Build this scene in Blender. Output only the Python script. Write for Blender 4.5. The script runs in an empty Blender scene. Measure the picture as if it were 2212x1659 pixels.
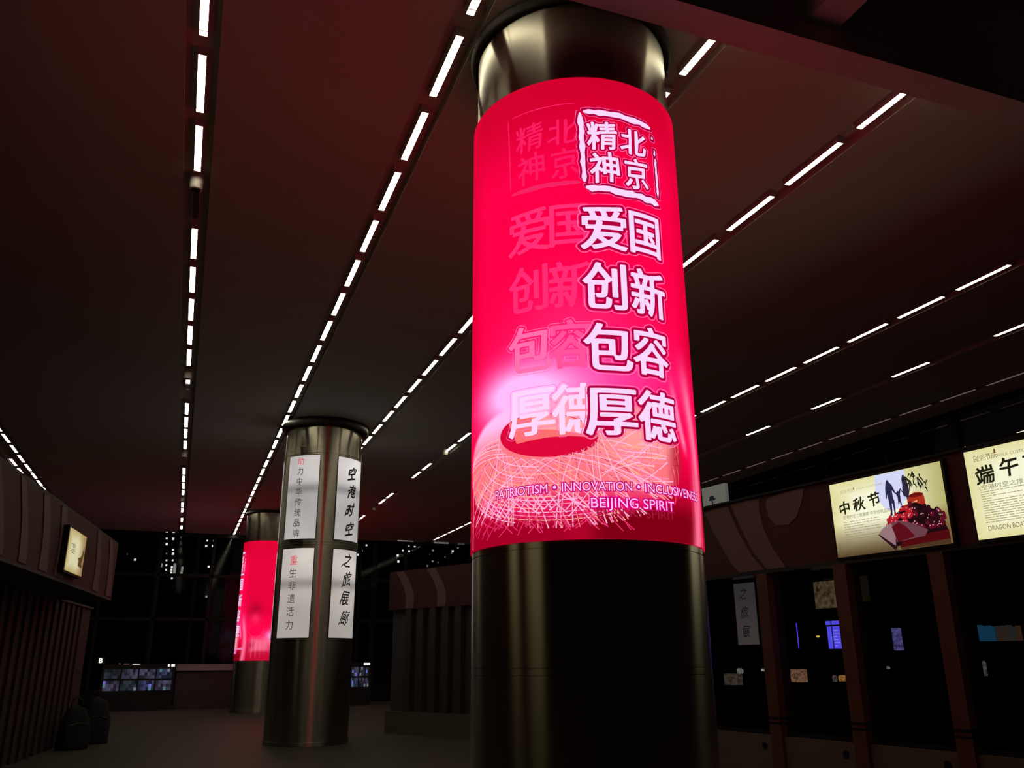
import bpy, bmesh, math, random
import numpy as np
from mathutils import Vector, Matrix
from mathutils.geometry import tessellate_polygon

random.seed(7)
scene = bpy.context.scene
C = scene.collection
PI = math.pi

# ------------------------------------------------------------------ camera, world, exposure
IW, IH = 2212.0, 1659.0
FPX = 1832.2
EYE = Vector((0.0, 0.0, 1.55))
RX = Vector((0.93572881, -0.35265835, -0.00660875))     # camera right in the world
RD = Vector((0.10361845, 0.29275009, -0.95055805))      # camera down
RF = Vector((0.33715695, 0.88877976, 0.31047661))       # camera forward
cam_data = bpy.data.cameras.new('camera')
cam_data.sensor_fit = 'HORIZONTAL'
cam_data.sensor_width = 36.0
cam_data.lens = FPX / IW * 36.0
cam_data.clip_end = 300
cam = bpy.data.objects.new('camera', cam_data)
C.objects.link(cam)
up, back = -RD, -RF
cam.matrix_world = Matrix(((RX.x, up.x, back.x, EYE.x), (RX.y, up.y, back.y, EYE.y), (RX.z, up.z, back.z, EYE.z), (0, 0, 0, 1)))
scene.camera = cam

world = bpy.data.worlds.new('night')
scene.world = world
world.use_nodes = True
bgn = world.node_tree.nodes.get('Background') or world.node_tree.nodes.new('ShaderNodeBackground')
bgn.inputs['Color'].default_value = (0.9, 0.5, 0.65, 1)
bgn.inputs['Strength'].default_value = 0.0022

scene.view_settings.view_transform = 'Standard'
scene.view_settings.look = 'None'
scene.view_settings.exposure = 0.0
scene.view_settings.gamma = 1.0
scene.view_settings.use_curve_mapping = False

TUBE_POWER = 14.0


def S(r, g, b):
    def f(c):
        c = c / 255.0
        return c / 12.92 if c <= 0.04045 else ((c + 0.055) / 1.055) ** 2.4
    return (f(r), f(g), f(b), 1.0)


def ray(px, py):
    return RX * (px - IW / 2) + RD * (py - IH / 2) + RF * FPX


def on_y(px, py, y):
    d = ray(px, py)
    return EYE + d * (y / d.y)


# ------------------------------------------------------------------ materials
def mat(name, col, rough=0.6, metal=0.0, spec=0.5, noise=None, emit=None, power=0.0, aniso=0.0, bump=0.0):
    m = bpy.data.materials.new(name)
    m.use_nodes = True
    nt = m.node_tree
    p = nt.nodes['Principled BSDF']
    p.inputs['Base Color'].default_value = col
    p.inputs['Roughness'].default_value = rough
    p.inputs['Metallic'].default_value = metal
    p.inputs['Specular IOR Level'].default_value = spec
    if noise:
        tc = nt.nodes.new('ShaderNodeTexCoord')
        n = nt.nodes.new('ShaderNodeTexNoise')
        n.inputs['Scale'].default_value = noise[0]
        n.inputs['Detail'].default_value = 4
        r = nt.nodes.new('ShaderNodeMix')
        r.data_type = 'RGBA'
        r.inputs['A'].default_value = tuple(c * (1 - noise[1]) for c in col[:3]) + (1,)
        r.inputs['B'].default_value = tuple(min(1, c * (1 + noise[1])) for c in col[:3]) + (1,)
        nt.links.new(tc.outputs['Object'], n.inputs['Vector'])
        nt.links.new(n.outputs['Fac'], r.inputs['Factor'])
        nt.links.new(r.outputs['Result'], p.inputs['Base Color'])
        if bump:
            b = nt.nodes.new('ShaderNodeBump')
            b.inputs['Strength'].default_value = bump
            nt.links.new(n.outputs['Fac'], b.inputs['Height'])
            nt.links.new(b.outputs['Normal'], p.inputs['Normal'])
    if emit:
        p.inputs['Emission Color'].default_value = emit
        p.inputs['Emission Strength'].default_value = power
    if aniso:
        p.inputs['Anisotropic'].default_value = aniso
        p.inputs['Anisotropic Rotation'].default_value = 0.25
        t = nt.nodes.new('ShaderNodeTangent')
        t.direction_type = 'RADIAL'
        t.axis = 'Z'
        nt.links.new(t.outputs['Tangent'], p.inputs['Tangent'])
    return m


def ink(name, rgb, power=1.0):
    """glowing colour"""
    return mat(name, (0.01, 0.01, 0.01, 1), 0.45, emit=S(*rgb), power=power, spec=0.0)


def glass_mat(name, tint=(0.9, 0.9, 0.9, 1), rough=0.0, ior=1.45):
    m = bpy.data.materials.new(name)
    m.use_nodes = True
    nt = m.node_tree
    nt.nodes.clear()
    out = nt.nodes.new('ShaderNodeOutputMaterial')
    mx = nt.nodes.new('ShaderNodeMixShader')
    tr = nt.nodes.new('ShaderNodeBsdfTransparent')
    gl = nt.nodes.new('ShaderNodeBsdfGlossy')
    fr = nt.nodes.new('ShaderNodeFresnel')
    fr.inputs['IOR'].default_value = ior
    tr.inputs['Color'].default_value = tint
    gl.inputs['Roughness'].default_value = rough
    nt.links.new(fr.outputs[0], mx.inputs[0])
    nt.links.new(tr.outputs[0], mx.inputs[1])
    nt.links.new(gl.outputs[0], mx.inputs[2])
    nt.links.new(mx.outputs[0], out.inputs['Surface'])
    return m


def attr_emit(name, power=1.0, rough=0.35):
    m = bpy.data.materials.new(name)
    m.use_nodes = True
    nt = m.node_tree
    p = nt.nodes['Principled BSDF']
    a = nt.nodes.new('ShaderNodeVertexColor')
    a.layer_name = 'print'
    p.inputs['Base Color'].default_value = (0.01, 0.01, 0.01, 1)
    p.inputs['Roughness'].default_value = rough
    p.inputs['Specular IOR Level'].default_value = 0.0
    p.inputs['Emission Strength'].default_value = power
    nt.links.new(a.outputs['Color'], p.inputs['Emission Color'])
    return m


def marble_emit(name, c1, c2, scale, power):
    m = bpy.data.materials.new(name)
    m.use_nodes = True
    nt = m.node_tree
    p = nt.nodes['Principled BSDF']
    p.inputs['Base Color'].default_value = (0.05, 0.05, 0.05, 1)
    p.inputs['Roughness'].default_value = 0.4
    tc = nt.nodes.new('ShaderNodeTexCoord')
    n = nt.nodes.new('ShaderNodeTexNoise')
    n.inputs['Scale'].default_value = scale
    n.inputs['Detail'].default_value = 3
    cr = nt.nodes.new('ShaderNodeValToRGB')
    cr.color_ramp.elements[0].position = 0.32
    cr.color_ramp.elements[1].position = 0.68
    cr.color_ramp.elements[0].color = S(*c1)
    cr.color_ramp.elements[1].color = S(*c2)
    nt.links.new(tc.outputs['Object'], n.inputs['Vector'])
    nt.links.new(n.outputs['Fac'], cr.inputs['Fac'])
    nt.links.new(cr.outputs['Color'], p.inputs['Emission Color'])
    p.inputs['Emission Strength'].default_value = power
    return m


M_STEEL = mat('brushed_steel', (0.44, 0.40, 0.33, 1), 0.27, 1.0, aniso=0.95)
M_DARKSTEEL = mat('dark_steel', (0.10, 0.09, 0.09, 1), 0.3, 1.0)
M_COLLAR = mat('collar_paint', (0.03, 0.026, 0.026, 1), 0.5, 0.0, spec=0.3)
M_RECESS = mat('recess_paint', (0.07, 0.06, 0.055, 1), 0.85, 0.0, spec=0.0)
M_CEIL = mat('ceiling_board', (0.55, 0.54, 0.48, 1), 0.75, noise=(0.35, 0.08), spec=0.1)
M_SLOT = mat('slot_channel', (0.20, 0.17, 0.15, 1), 0.6)
M_FLOOR = mat('floor_stone', (0.070, 0.057, 0.046, 1), 0.55, noise=(1.3, 0.2), spec=0.07)
M_DARKWALL = mat('dark_wall', (0.05, 0.04, 0.04, 1), 0.7)
M_BLACK = mat('black_metal', (0.008, 0.007, 0.008, 1), 0.5, spec=0.2)
M_FASCIA = mat('fascia_brown', (0.062, 0.017, 0.017, 1), 0.6, noise=(2.0, 0.1), spec=0.2)
M_WAVE = mat('fascia_wave', (0.146, 0.080, 0.084, 1), 0.6, spec=0.2)
M_POST = mat('post_wood', (0.095, 0.036, 0.026, 1), 0.55, noise=(6, 0.15), spec=0.2)
M_BASE = mat('base_panel', (0.105, 0.082, 0.064, 1), 0.65, noise=(3, 0.12), spec=0.2)
M_FLUTE = mat('fluted_panel', (0.050, 0.031, 0.036, 1), 0.65, spec=0.2)
M_BEAM = mat('beam_plaster', (0.55, 0.50, 0.50, 1), 0.7, noise=(0.8, 0.05), spec=0.1)
M_GLASS = glass_mat('window_glass', (0.8, 0.8, 0.8, 1))
M_SHOPGLASS = glass_mat('shop_glass', (0.85, 0.85, 0.85, 1), 0.0, 1.14)
M_FARGLASS = glass_mat('far_glass', (0.8, 0.8, 0.8, 1), 0.06, 1.16)
M_TUBE = mat('fluorescent_tube', (0.8, 0.8, 0.7, 1), 0.5, emit=(1.0, 0.95, 0.70, 1), power=TUBE_POWER)
M_TUBEDIM = mat('dim_tube', (0.5, 0.45, 0.4, 1), 0.5, emit=(1.0, 0.8, 0.65, 1), power=0.11)
M_TUBEOFF = mat('dead_tube', (0.05, 0.04, 0.04, 1), 0.5)
M_GREY = mat('grey_laminate', (0.30, 0.26, 0.28, 1), 0.5)
M_PLASTIC = mat('black_plastic', (0.006, 0.006, 0.007, 1), 0.6)
M_CLOTH = mat('black_cloth', (0.008, 0.007, 0.009, 1), 0.9)
M_PAPER = mat('banner_paper', (0.55, 0.55, 0.55, 1), 0.8)


# ------------------------------------------------------------------ helpers
class MB:
    """collects shapes and links them as ONE mesh object"""
    def __init__(s):
        s.v, s.f, s.c = [], [], []

    def add(s, verts, faces, col=None):
        b = len(s.v)
        s.v += [tuple(x) for x in verts]
        s.f += [tuple(i + b for i in f) for f in faces]
        s.c += [col] * len(verts)

    def box(s, x0, x1, y0, y1, z0, z1, col=None):
        s.add([(x0, y0, z0), (x1, y0, z0), (x1, y1, z0), (x0, y1, z0), (x0, y0, z1), (x1, y0, z1), (x1, y1, z1), (x0, y1, z1)],
              [(3, 2, 1, 0), (4, 5, 6, 7), (0, 1, 5, 4), (1, 2, 6, 5), (2, 3, 7, 6), (3, 0, 4, 7)], col)

    def obox(s, O, U, V, W, col=None):
        """box from corner O along three vectors"""
        O, U, V, W = Vector(O), Vector(U), Vector(V), Vector(W)
        p = [O, O + U, O + U + V, O + V]
        s.add(p + [q + W for q in p],
              [(3, 2, 1, 0), (4, 5, 6, 7), (0, 1, 5, 4), (1, 2, 6, 5), (2, 3, 7, 6), (3, 0, 4, 7)], col)

    def lathe(s, prof, n=64, cx=0, cy=0, closed=False, col=None):
        v, f = [], []
        m = len(prof)
        for i in range(n):
            a = 2 * PI * i / n
            for r, z in prof:
                v.append((cx + r * math.cos(a), cy + r * math.sin(a), z))
        for i in range(n):
            j = (i + 1) % n
            for k in range(m if closed else m - 1):
                l = (k + 1) % m
                f.append((i * m + k, j * m + k, j * m + l, i * m + l))
        s.add(v, f, col)

    def cyl(s, cx, cy, z0, z1, r, n=24):
        s.lathe([(0.0001, z0), (r, z0), (r, z1), (0.0001, z1)], n, cx, cy)

    def sphere(s, c, r, n=12, sx=1, sy=1, sz=1):
        prof = [(max(1e-4, r * math.sin(PI * k / n)), -r * math.cos(PI * k / n)) for k in range(n + 1)]
        v, f = [], []
        m = len(prof)
        for i in range(2 * n):
            a = PI * i / n
            for q, z in prof:
                v.append((c[0] + sx * q * math.cos(a), c[1] + sy * q * math.sin(a), c[2] + sz * z))
        for i in range(2 * n):
            j = (i + 1) % (2 * n)
            for k in range(m - 1):
                f.append((i * m + k, j * m + k, j * m + k + 1, i * m + k + 1))
        s.add(v, f)

    def tube(s, pts, r, n=8):
        pts = [Vector(p) for p in pts]
        v, f = [], []
        for i, p in enumerate(pts):
            d = (pts[min(i + 1, len(pts) - 1)] - pts[max(i - 1, 0)]).normalized()
            a = d.orthogonal().normalized()
            b = d.cross(a)
            for k in range(n):
                t = 2 * PI * k / n
                v.append(p + a * (r * math.cos(t)) + b * (r * math.sin(t)))
        for i in range(len(pts) - 1):
            for k in range(n):
                l = (k + 1) % n
                f.append((i * n + k, i * n + l, (i + 1) * n + l, (i + 1) * n + k))
        f.append(tuple(range(n))[::-1])
        f.append(tuple((len(pts) - 1) * n + k for k in range(n)))
        s.add(v, f)

    def mesh(s, name, m=None, smooth=False):
        me = bpy.data.meshes.new(name)
        me.from_pydata(s.v, [], s.f)
        if any(c is not None for c in s.c):
            ca = me.color_attributes.new('print', 'FLOAT_COLOR', 'POINT')
            ca.data.foreach_set('color', np.array([c or (0, 0, 0, 1) for c in s.c], dtype=np.float32).ravel())
        if m:
            me.materials.append(m)
        if smooth:
            me.polygons.foreach_set('use_smooth', [True] * len(me.polygons))
        me.update()
        return me

    def build(s, name, m=None, parent=None, smooth=False):
        return link(name, s.mesh(name, m, smooth), parent)


def link(name, me, parent=None):
    o = bpy.data.objects.new(name, me)
    C.objects.link(o)
    if parent:
        o.parent = parent
    return o


def tag(o, label=None, cat=None, group=None, kind=None):
    if label:
        o['label'] = label
    if cat:
        o['category'] = cat
    if group:
        o['group'] = group
    if kind:
        o['kind'] = kind
    return o


def thing(name, label, cat, loc=(0, 0, 0), rz=0.0, group=None):
    o = bpy.data.objects.new(name, None)
    o.empty_display_size = 0.2
    C.objects.link(o)
    o.location = loc
    o.rotation_euler = (0, 0, rz)
    return tag(o, label, cat, group)


def copy_tree(o, parent=None):
    c = o.copy()
    C.objects.link(c)
    if parent:
        c.parent = parent
    for ch in list(o.children):
        copy_tree(ch, c)
    return c


def struct(name, mb, m, smooth=False):
    o = mb.build(name, m, None, smooth)
    o['kind'] = 'structure'
    return o


ORD = ('first second third fourth fifth sixth seventh eighth ninth tenth eleventh twelfth thirteenth fourteenth fifteenth '
       'sixteenth seventeenth eighteenth nineteenth twentieth twenty-first twenty-second twenty-third twenty-fourth '
       'twenty-fifth twenty-sixth twenty-seventh twenty-eighth twenty-ninth thirtieth thirty-first thirty-second').split()


# ------------------------------------------------------------------ lettering
def text_geo(txt, size=1.0, offset=0.0, align='CENTER'):
    """flat triangles of a text, centred in x, baseline at 0"""
    cu = bpy.data.curves.new('txt', 'FONT')
    cu.body = txt
    cu.size = size
    cu.offset = offset
    cu.align_x = align
    cu.resolution_u = 4
    o = bpy.data.objects.new('txt', cu)
    C.objects.link(o)
    dg = bpy.context.evaluated_depsgraph_get()
    me = bpy.data.meshes.new_from_object(o.evaluated_get(dg))
    v = [(x.co.x, x.co.y) for x in me.vertices]
    f = [tuple(p.vertices) for p in me.polygons]
    bpy.data.objects.remove(o)
    bpy.data.curves.remove(cu)
    bpy.data.meshes.remove(me)
    return v, f


_glyph = {}


def glyph_field(ch, sx=1.0, N=84, pad=0.2, warp=0.0):
    """signed distance (inside > 0, in em) of one character in its own square"""
    key = (ch, sx, warp)
    if key in _glyph:
        return _glyph[key]
    v, f = text_geo(ch)
    cnt = {}
    for p in f:
        for i in range(len(p)):
            a, b = p[i], p[(i + 1) % len(p)]
            k = (min(a, b), max(a, b))
            cnt[k] = cnt.get(k, 0) + 1
    V = np.array(v)
    lo, hi = V.min(0), V.max(0)
    V = (V - (lo + hi) / 2) / max(hi - lo)
    if warp:
        rs = random.Random(ord(ch))
        a1, a2, a3, a4 = [rs.uniform(0, 6) for _ in range(4)]
        x, y = V[:, 0].copy(), V[:, 1].copy()
        V[:, 0] = x + warp * np.sin(5 * y + a1) + 0.5 * warp * np.sin(11 * y + a3)
        V[:, 1] = y + warp * np.sin(5 * x + a2) + 0.5 * warp * np.sin(10 * x + a4) + 0.10 * x
    V[:, 0] *= sx
    E = np.array([(V[a], V[b]) for (a, b), n in cnt.items() if n == 1])
    hx, hy = 0.5 * sx + pad, 0.5 + pad
    xs = np.linspace(-hx, hx, int(N * 2 * hx) + 1)
    ys = np.linspace(-hy, hy, int(N * 2 * hy) + 1)
    GX, GY = np.meshgrid(xs, ys)
    P = np.stack([GX.ravel(), GY.ravel()], 1)
    A, B = E[:, 0], E[:, 1]
    D = B - A
    L = (D ** 2).sum(1) + 1e-12
    best = np.full(len(P), 9.0)
    par = np.zeros(len(P), dtype=int)
    for i in range(len(A)):
        t = np.clip(((P - A[i]) @ D[i]) / L[i], 0, 1)
        q = P - A[i] - t[:, None] * D[i]
        np.minimum(best, (q ** 2).sum(1), out=best)
        c = (A[i, 1] > P[:, 1]) != (B[i, 1] > P[:, 1])
        if abs(D[i, 1]) > 1e-12:
            xi = A[i, 0] + (P[:, 1] - A[i, 1]) / D[i, 1] * D[i, 0]
            par += (c & (xi > P[:, 0]))
    F = np.sqrt(best) * np.where(par % 2 == 1, 1, -1)
    _glyph[key] = (xs, ys, F.reshape(GX.shape), sx)
    return _glyph[key]


def cells(fld, lo, hi=None):
    """flat area of the field above lo (and below hi): clipped grid cells, whole cells joined into runs"""
    xs, ys, F, sx = fld
    G = F - lo if hi is None else np.minimum(F - lo, hi - F)
    G = np.where(np.abs(G) < 1e-7, -1e-7, G)
    pos = G > 0
    cnt = pos[:-1, :-1].astype(int) + pos[1:, :-1] + pos[:-1, 1:] + pos[1:, 1:]
    v, f, vid = [], [], {}

    def vert(key, x, y):
        if key not in vid:
            vid[key] = len(v)
            v.append((x / sx, y))
        return vid[key]

    def corner(i, j):
        return vert((i, j), xs[j], ys[i])

    def cross(p, q):
        p, q = min(p, q), max(p, q)
        t = G[p] / (G[p] - G[q])
        return vert((p, q), xs[p[1]] + t * (xs[q[1]] - xs[p[1]]), ys[p[0]] + t * (ys[q[0]] - ys[p[0]]))
    ny, nx = cnt.shape
    for i in range(ny):
        j = 0
        rowc = cnt[i]
        while j < nx:
            c = rowc[j]
            if c == 4:
                k = j
                while k + 1 < nx and rowc[k + 1] == 4:
                    k += 1
                f.append((corner(i, j), corner(i, k + 1), corner(i + 1, k + 1), corner(i + 1, j)))
                j = k + 1
                continue
            if c > 0:
                cs = [(i, j), (i, j + 1), (i + 1, j + 1), (i + 1, j)]
                if c == 2 and pos[cs[0]] == pos[cs[2]]:
                    for k in range(4):
                        if pos[cs[k]]:
                            f.append((cross(cs[k - 1], cs[k]), corner(*cs[k]), cross(cs[k], cs[(k + 1) % 4])))
                else:
                    pg = []
                    for k in range(4):
                        p, q = cs[k], cs[(k + 1) % 4]
                        if pos[p]:
                            pg.append(corner(*p))
                        if pos[p] != pos[q]:
                            pg.append(cross(p, q))
                    f.append(tuple(pg))
            j += 1
    return v, f


def glyph_solid(ch, level, sx=1.0, warp=0.0):
    return cells(glyph_field(ch, sx, warp=warp), level)


def glyph_ring(ch, outer, inner, sx=1.0, warp=0.0):
    return cells(glyph_field(ch, sx, warp=warp), outer, inner)


def xf(geo, cx, cy, sx, sy=None, shear=0.0, flip=False):
    v, f = geo
    sy = sx if sy is None else sy
    s = -1 if flip else 1
    return [(cx + x * sx + shear * y * sy, cy + s * y * sy) for x, y in v], f


def merge(geos):
    v, f = [], []
    for a, b in geos:
        n = len(v)
        v += a
        f += [tuple(i + n for i in t) for t in b]
    return v, f


def strip(p0, p1, w0, w1=None, bend=0.0, n=1):
    """a thin flat stroke"""
    w1 = w0 if w1 is None else w1
    x0, y0 = p0
    x1, y1 = p1
    dx, dy = x1 - x0, y1 - y0
    L = math.hypot(dx, dy) or 1
    nx, ny = -dy / L, dx / L
    v, f = [], []
    for i in range(n + 1):
        t = i / n
        o = bend * 4 * t * (1 - t)
        w = (w0 + (w1 - w0) * t) / 2
        x, y = x0 + dx * t + nx * o, y0 + dy * t + ny * o
        v += [(x + nx * w, y + ny * w), (x - nx * w, y - ny * w)]
    for i in range(n):
        f.append((2 * i, 2 * i + 1, 2 * i + 3, 2 * i + 2))
    return v, f


def poly(pts):
    tr = tessellate_polygon([[Vector((x, y, 0)) for x, y in pts]])
    return list(pts), [tuple(t) for t in tr]


def ellipse(cx, cy, a, b, n=40, rot=0.0):
    c, s = math.cos(rot), math.sin(rot)
    return poly([(cx + a * math.cos(2 * PI * i / n) * c - b * math.sin(2 * PI * i / n) * s,
                  cy + a * math.cos(2 * PI * i / n) * s + b * math.sin(2 * PI * i / n) * c) for i in range(n)])


def wrap(name, geo, r, m, parent, step=0.05, cols=None):
    """lays flat (u, z) shapes on a cylinder of radius r; u = 0 faces local -Y"""
    v, f = geo
    bm = bmesh.new()
    vs = [bm.verts.new((x, 0, y)) for x, y in v]
    for t in f:
        if len(set(t)) < 3:
            continue
        try:
            bm.faces.new([vs[i] for i in t])
        except ValueError:
            pass
    us = [x for x, _ in v]
    k = math.ceil(min(us) / step) * step
    while k < max(us):
        bmesh.ops.bisect_plane(bm, geom=bm.verts[:] + bm.edges[:] + bm.faces[:], plane_co=(k, 0, 0), plane_no=(1, 0, 0))
        k += step
    for q in bm.verts:
        a = q.co.x / r - PI / 2
        q.co = (r * math.cos(a), r * math.sin(a), q.co.z)
    for fc in bm.faces:
        c = fc.calc_center_median()
        fc.normal_update()
        if fc.normal.x * c.x + fc.normal.y * c.y < 0:
            fc.normal_flip()
    me = bpy.data.meshes.new(name)
    bm.to_mesh(me)
    bm.free()
    me.materials.append(m)
    return link(name, me, parent)


class Plane:
    """a flat sign: (u, v) measured from a lower left corner O along U (to the viewer's right) and up"""
    def __init__(s, O, U):
        s.O, s.U = Vector(O), Vector(U).normalized()
        s.N = s.U.cross(Vector((0, 0, 1)))

    def at(s, u, v, off=0.0):
        return s.O + s.U * u + Vector((0, 0, v)) + s.N * off

    def uv(s, px, py, off=0.0):
        d = ray(px, py)
        t = ((s.O + s.N * off) - EYE).dot(s.N) / d.dot(s.N)
        p = EYE + d * t - s.O
        return p.dot(s.U), p.z

    def lay(s, name, geo, m, parent, off, thick=0.0):
        v, f = geo
        mb = MB()
        if thick:
            n = len(v)
            q = [s.at(x, y, off) for x, y in v] + [s.at(x, y, off - thick) for x, y in v]
            ff = list(f) + [tuple(i + n for i in t)[::-1] for t in f]
            cnt = {}
            for t in f:
                for i in range(len(t)):
                    a, b = t[i], t[(i + 1) % len(t)]
                    cnt[(a, b)] = 1
            for (a, b) in cnt:
                if (b, a) not in cnt:
                    ff.append((a, a + n, b + n, b))
            mb.add(q, ff)
        else:
            mb.add([s.at(x, y, off) for x, y in v], f)
        o = mb.build(name, m, None)
        if parent:
            o.parent = parent
            o.matrix_parent_inverse = Matrix.Translation(-Vector(parent.location))
        return o


def adopt(o, parent):
    """parent an object built in world coordinates"""
    o.parent = parent
    o.matrix_parent_inverse = Matrix.Translation(-Vector(parent.location))
    return o


# ------------------------------------------------------------------ the hall
ZC = 6.6
END_Y = 37.0
b = MB()
b.box(-9, 22, -3, 44, -0.1, 0.0)
struct('floor', b, M_FLOOR)

ROWS = [-4.36, -0.33, 1.71, 3.75, 5.85, 10.0, 12.1, 14.25]
BEAM0, BEAM1 = 4.42, 4.70
b = MB()
edges = [-9.0]
for x in ROWS:
    w = 0.24 if x == -4.36 else 0.14
    edges += [x - w, x + w]
edges.append(15.0)
for i in range(0, len(edges), 2):
    b.box(edges[i], edges[i + 1], BEAM1, END_Y, ZC - 0.015, ZC + 0.12)
for i in range(1, len(edges) - 1, 2):
    b.box(edges[i], edges[i + 1], BEAM1, END_Y, ZC + 0.075, ZC + 0.12)
struct('ceiling', b, M_CEIL)
b = MB()
b.box(-9, 15, BEAM0, BEAM1, 6.30, 8.0)
struct('trim_1', b, M_BEAM)
b = MB()
b.box(4.27, 4.58, 0.5, BEAM0, 6.5, 7.6)
struct('trim_2', b, M_BEAM)
b = MB()
b.box(7.4, 7.7, 0.5, BEAM0, 6.5, 7.6)
struct('trim_3', b, M_BEAM)
b = MB()
b.box(-9, 15, -3, BEAM0, 7.6, 7.8)
struct('ceiling_coffer', b, M_DARKWALL)
b = MB()
b.box(-9.2, -9.0, -3, END_Y, 0, 8)
struct('wall_left', b, M_DARKWALL)

# far glass wall and the glass wall behind the right-hand shops
b = MB()
for x in np.arange(-9, 15.1, 2.0):
    b.box(x - 0.06, x + 0.06, END_Y, END_Y + 0.18, 0, ZC)
for z in (0.05, 3.2, 4.9, 6.5):
    b.box(-9, 15, END_Y, END_Y + 0.15, z - 0.06, z + 0.06)
w1 = struct('window_1', b, M_BLACK)
b = MB()
b.box(-9, 15, END_Y + 0.07, END_Y + 0.08, 0, ZC)
b.build('pane', M_FARGLASS, w1)
b = MB()
for y in np.arange(5, 37.1, 2.0):
    b.box(15.0, 15.18, y - 0.05, y + 0.05, 0, ZC)
for z in (0.06, 3.4, 5.0, 6.54):
    b.box(15.0, 15.15, 4.7, 37, z - 0.05, z + 0.05)
w2 = struct('window_2', b, M_BLACK)
b = MB()
b.box(15.06, 15.07, 4.7, 37, 0, ZC)
b.build('pane', M_GLASS, w2)

# ------------------------------------------------------------------ ceiling lamps
LAMP = 0.85
b = MB()
b.box(-0.031, 0.031, 0, 0.785, -0.004, 0.028)
ME_TUBE = b.mesh('tube', M_TUBE)
ME_TUBEOFF = b.mesh('tube', M_TUBEOFF)
ME_TUBEDIM = b.mesh('tube', M_TUBEDIM)
b = MB()
b.box(-0.031, 0.031, 0.80, 0.85, -0.004, 0.028)
ME_END = b.mesh('end_piece', M_TUBE)
ME_ENDDIM = b.mesh('end_piece', M_TUBEDIM)
b = MB()
b.box(-0.045, 0.045, -0.02, 0.87, 0.03, 0.075)
b.box(-0.034, 0.034, 0.787, 0.798, -0.004, 0.03)
b.box(-0.040, -0.033, -0.02, 0.87, -0.005, 0.03)
b.box(0.033, 0.040, -0.02, 0.87, -0.005, 0.03)
b.box(-0.033, 0.033, -0.02, -0.006, -0.005, 0.03)
b.box(-0.033, 0.033, 0.856, 0.87, -0.005, 0.03)
ME_HOUSE = b.mesh('housing', M_BEAM)
b = MB()
b.box(-0.031, 0.031, 0, 0.36, -0.004, 0.028)
ME_TUBEHALF = b.mesh('tube', M_TUBE)


def lamp(x, y, label, group, kind='on'):
    t = thing('ceiling_light', label, 'light', (x, y, ZC), 0, group)
    link('tube', {'on': ME_TUBE, 'dim': ME_TUBEDIM, 'off': ME_TUBEOFF, 'half': ME_TUBEHALF}[kind], t)
    link('housing', ME_HOUSE, t)
    if kind in ('on', 'dim'):
        link('end_piece', ME_END if kind == 'on' else ME_ENDDIM, t)
    return t


b = MB()
b.lathe([(0.0001, 0.0), (0.062, 0.0), (0.072, 0.012), (0.072, 0.20), (0.0001, 0.20)], 24)
ME_CAN = b.mesh('can', mat('can_paint', (0.75, 0.72, 0.66, 1), 0.45), True)
b = MB()
b.cyl(0, 0, -0.004, 0.004, 0.050, 16)
ME_LENS = b.mesh('lens', M_BLACK)


def spot(x, y, label):
    t = thing('spotlight', label, 'spotlight', (x, y, ZC - 0.14), 0, 'unlit spotlight cans in the lamp slots')
    link('can', ME_CAN, t)
    link('lens', ME_LENS, t)


def row(x, ys, where, group, kinds=None):
    n = 0
    for i, y in enumerate(ys):
        k = kinds.get(i, 'on') if kinds else 'on'
        word = {'on': 'lit', 'half': 'short lit', 'off': 'unlit', 'dim': 'dim'}[k]
        lamp(x, y, '%s ceiling tube, %s nearest in %s' % (word, ORD[i], where), group, k)


L1 = [5.58, 6.70, 7.80, 8.98, 10.03, 11.16, 12.28, 13.39, 14.52, 16.12, 17.85, 18.95, 20.01, 21.14, 24.32, 25.41, 26.52, 27.60, 29.90, 31.0, 33.25, 35.24]
row(-0.33, L1, 'the long row over the left side', 'ceiling tubes of the leftmost long row', {3: 'off', 9: 'half'})
row(1.71, [4.72 + 1.127 * k - 0.15 for k in range(29)], 'the row left of the red column', 'ceiling tubes of the row left of the red column')
row(3.75, [4.62 + 1.127 * k for k in range(29)], 'the row behind the red column', 'ceiling tubes of the row behind the red column')
rowA = [4.72 + 1.125 * k for k in range(28)]
rowA = [y for i, y in enumerate(rowA) if i not in (14, 17, 18, 21, 22)]
row(5.85, rowA, 'the row right of the red column', 'ceiling tubes of the row right of the red column')
row(10.0, [7.36 + 1.115 * k for k in range(26)], 'the long row over the shops', 'ceiling tubes of the long row over the shops')
row(12.1, [8.55, 10.80, 13.08, 15.38], 'the sparse row over light boxes', 'ceiling tubes of the sparse row over the light boxes')
row(14.25, [10.6 + 1.12 * k for k in range(12)], 'the faint row by the glass', 'faint ceiling tubes along the glass wall', {i: 'dim' for i in range(12)})
row(-4.27, [19.6 + 1.115 * k for k in range(14)], 'the inner row at the left edge', 'ceiling tubes of the inner row at the left edge')
row(-4.53, [24.6 + 1.2 * k for k in range(6)], 'the outer row added as reflection at the left edge', 'reflection stand-in tubes of the outer row at the left edge')  # added tubes in place of the inner row's reflection in glass
for x, y, w in ((-0.33, 8.83, 'before the unlit tube of the far left row'), (-0.33, 15.75, 'beside the short tube of the far left row'), (-0.33, 22.35, 'in the middle gap of the far left row'),
                (-0.33, 28.85, 'in the far gap of the far left row'), (5.78, 20.0, 'in the nearer gap of the row right of the red column'), (5.78, 28.6, 'in the farther gap of the row right of the red column')):
    spot(x, y, 'small steel spotlight can ' + w)
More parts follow.
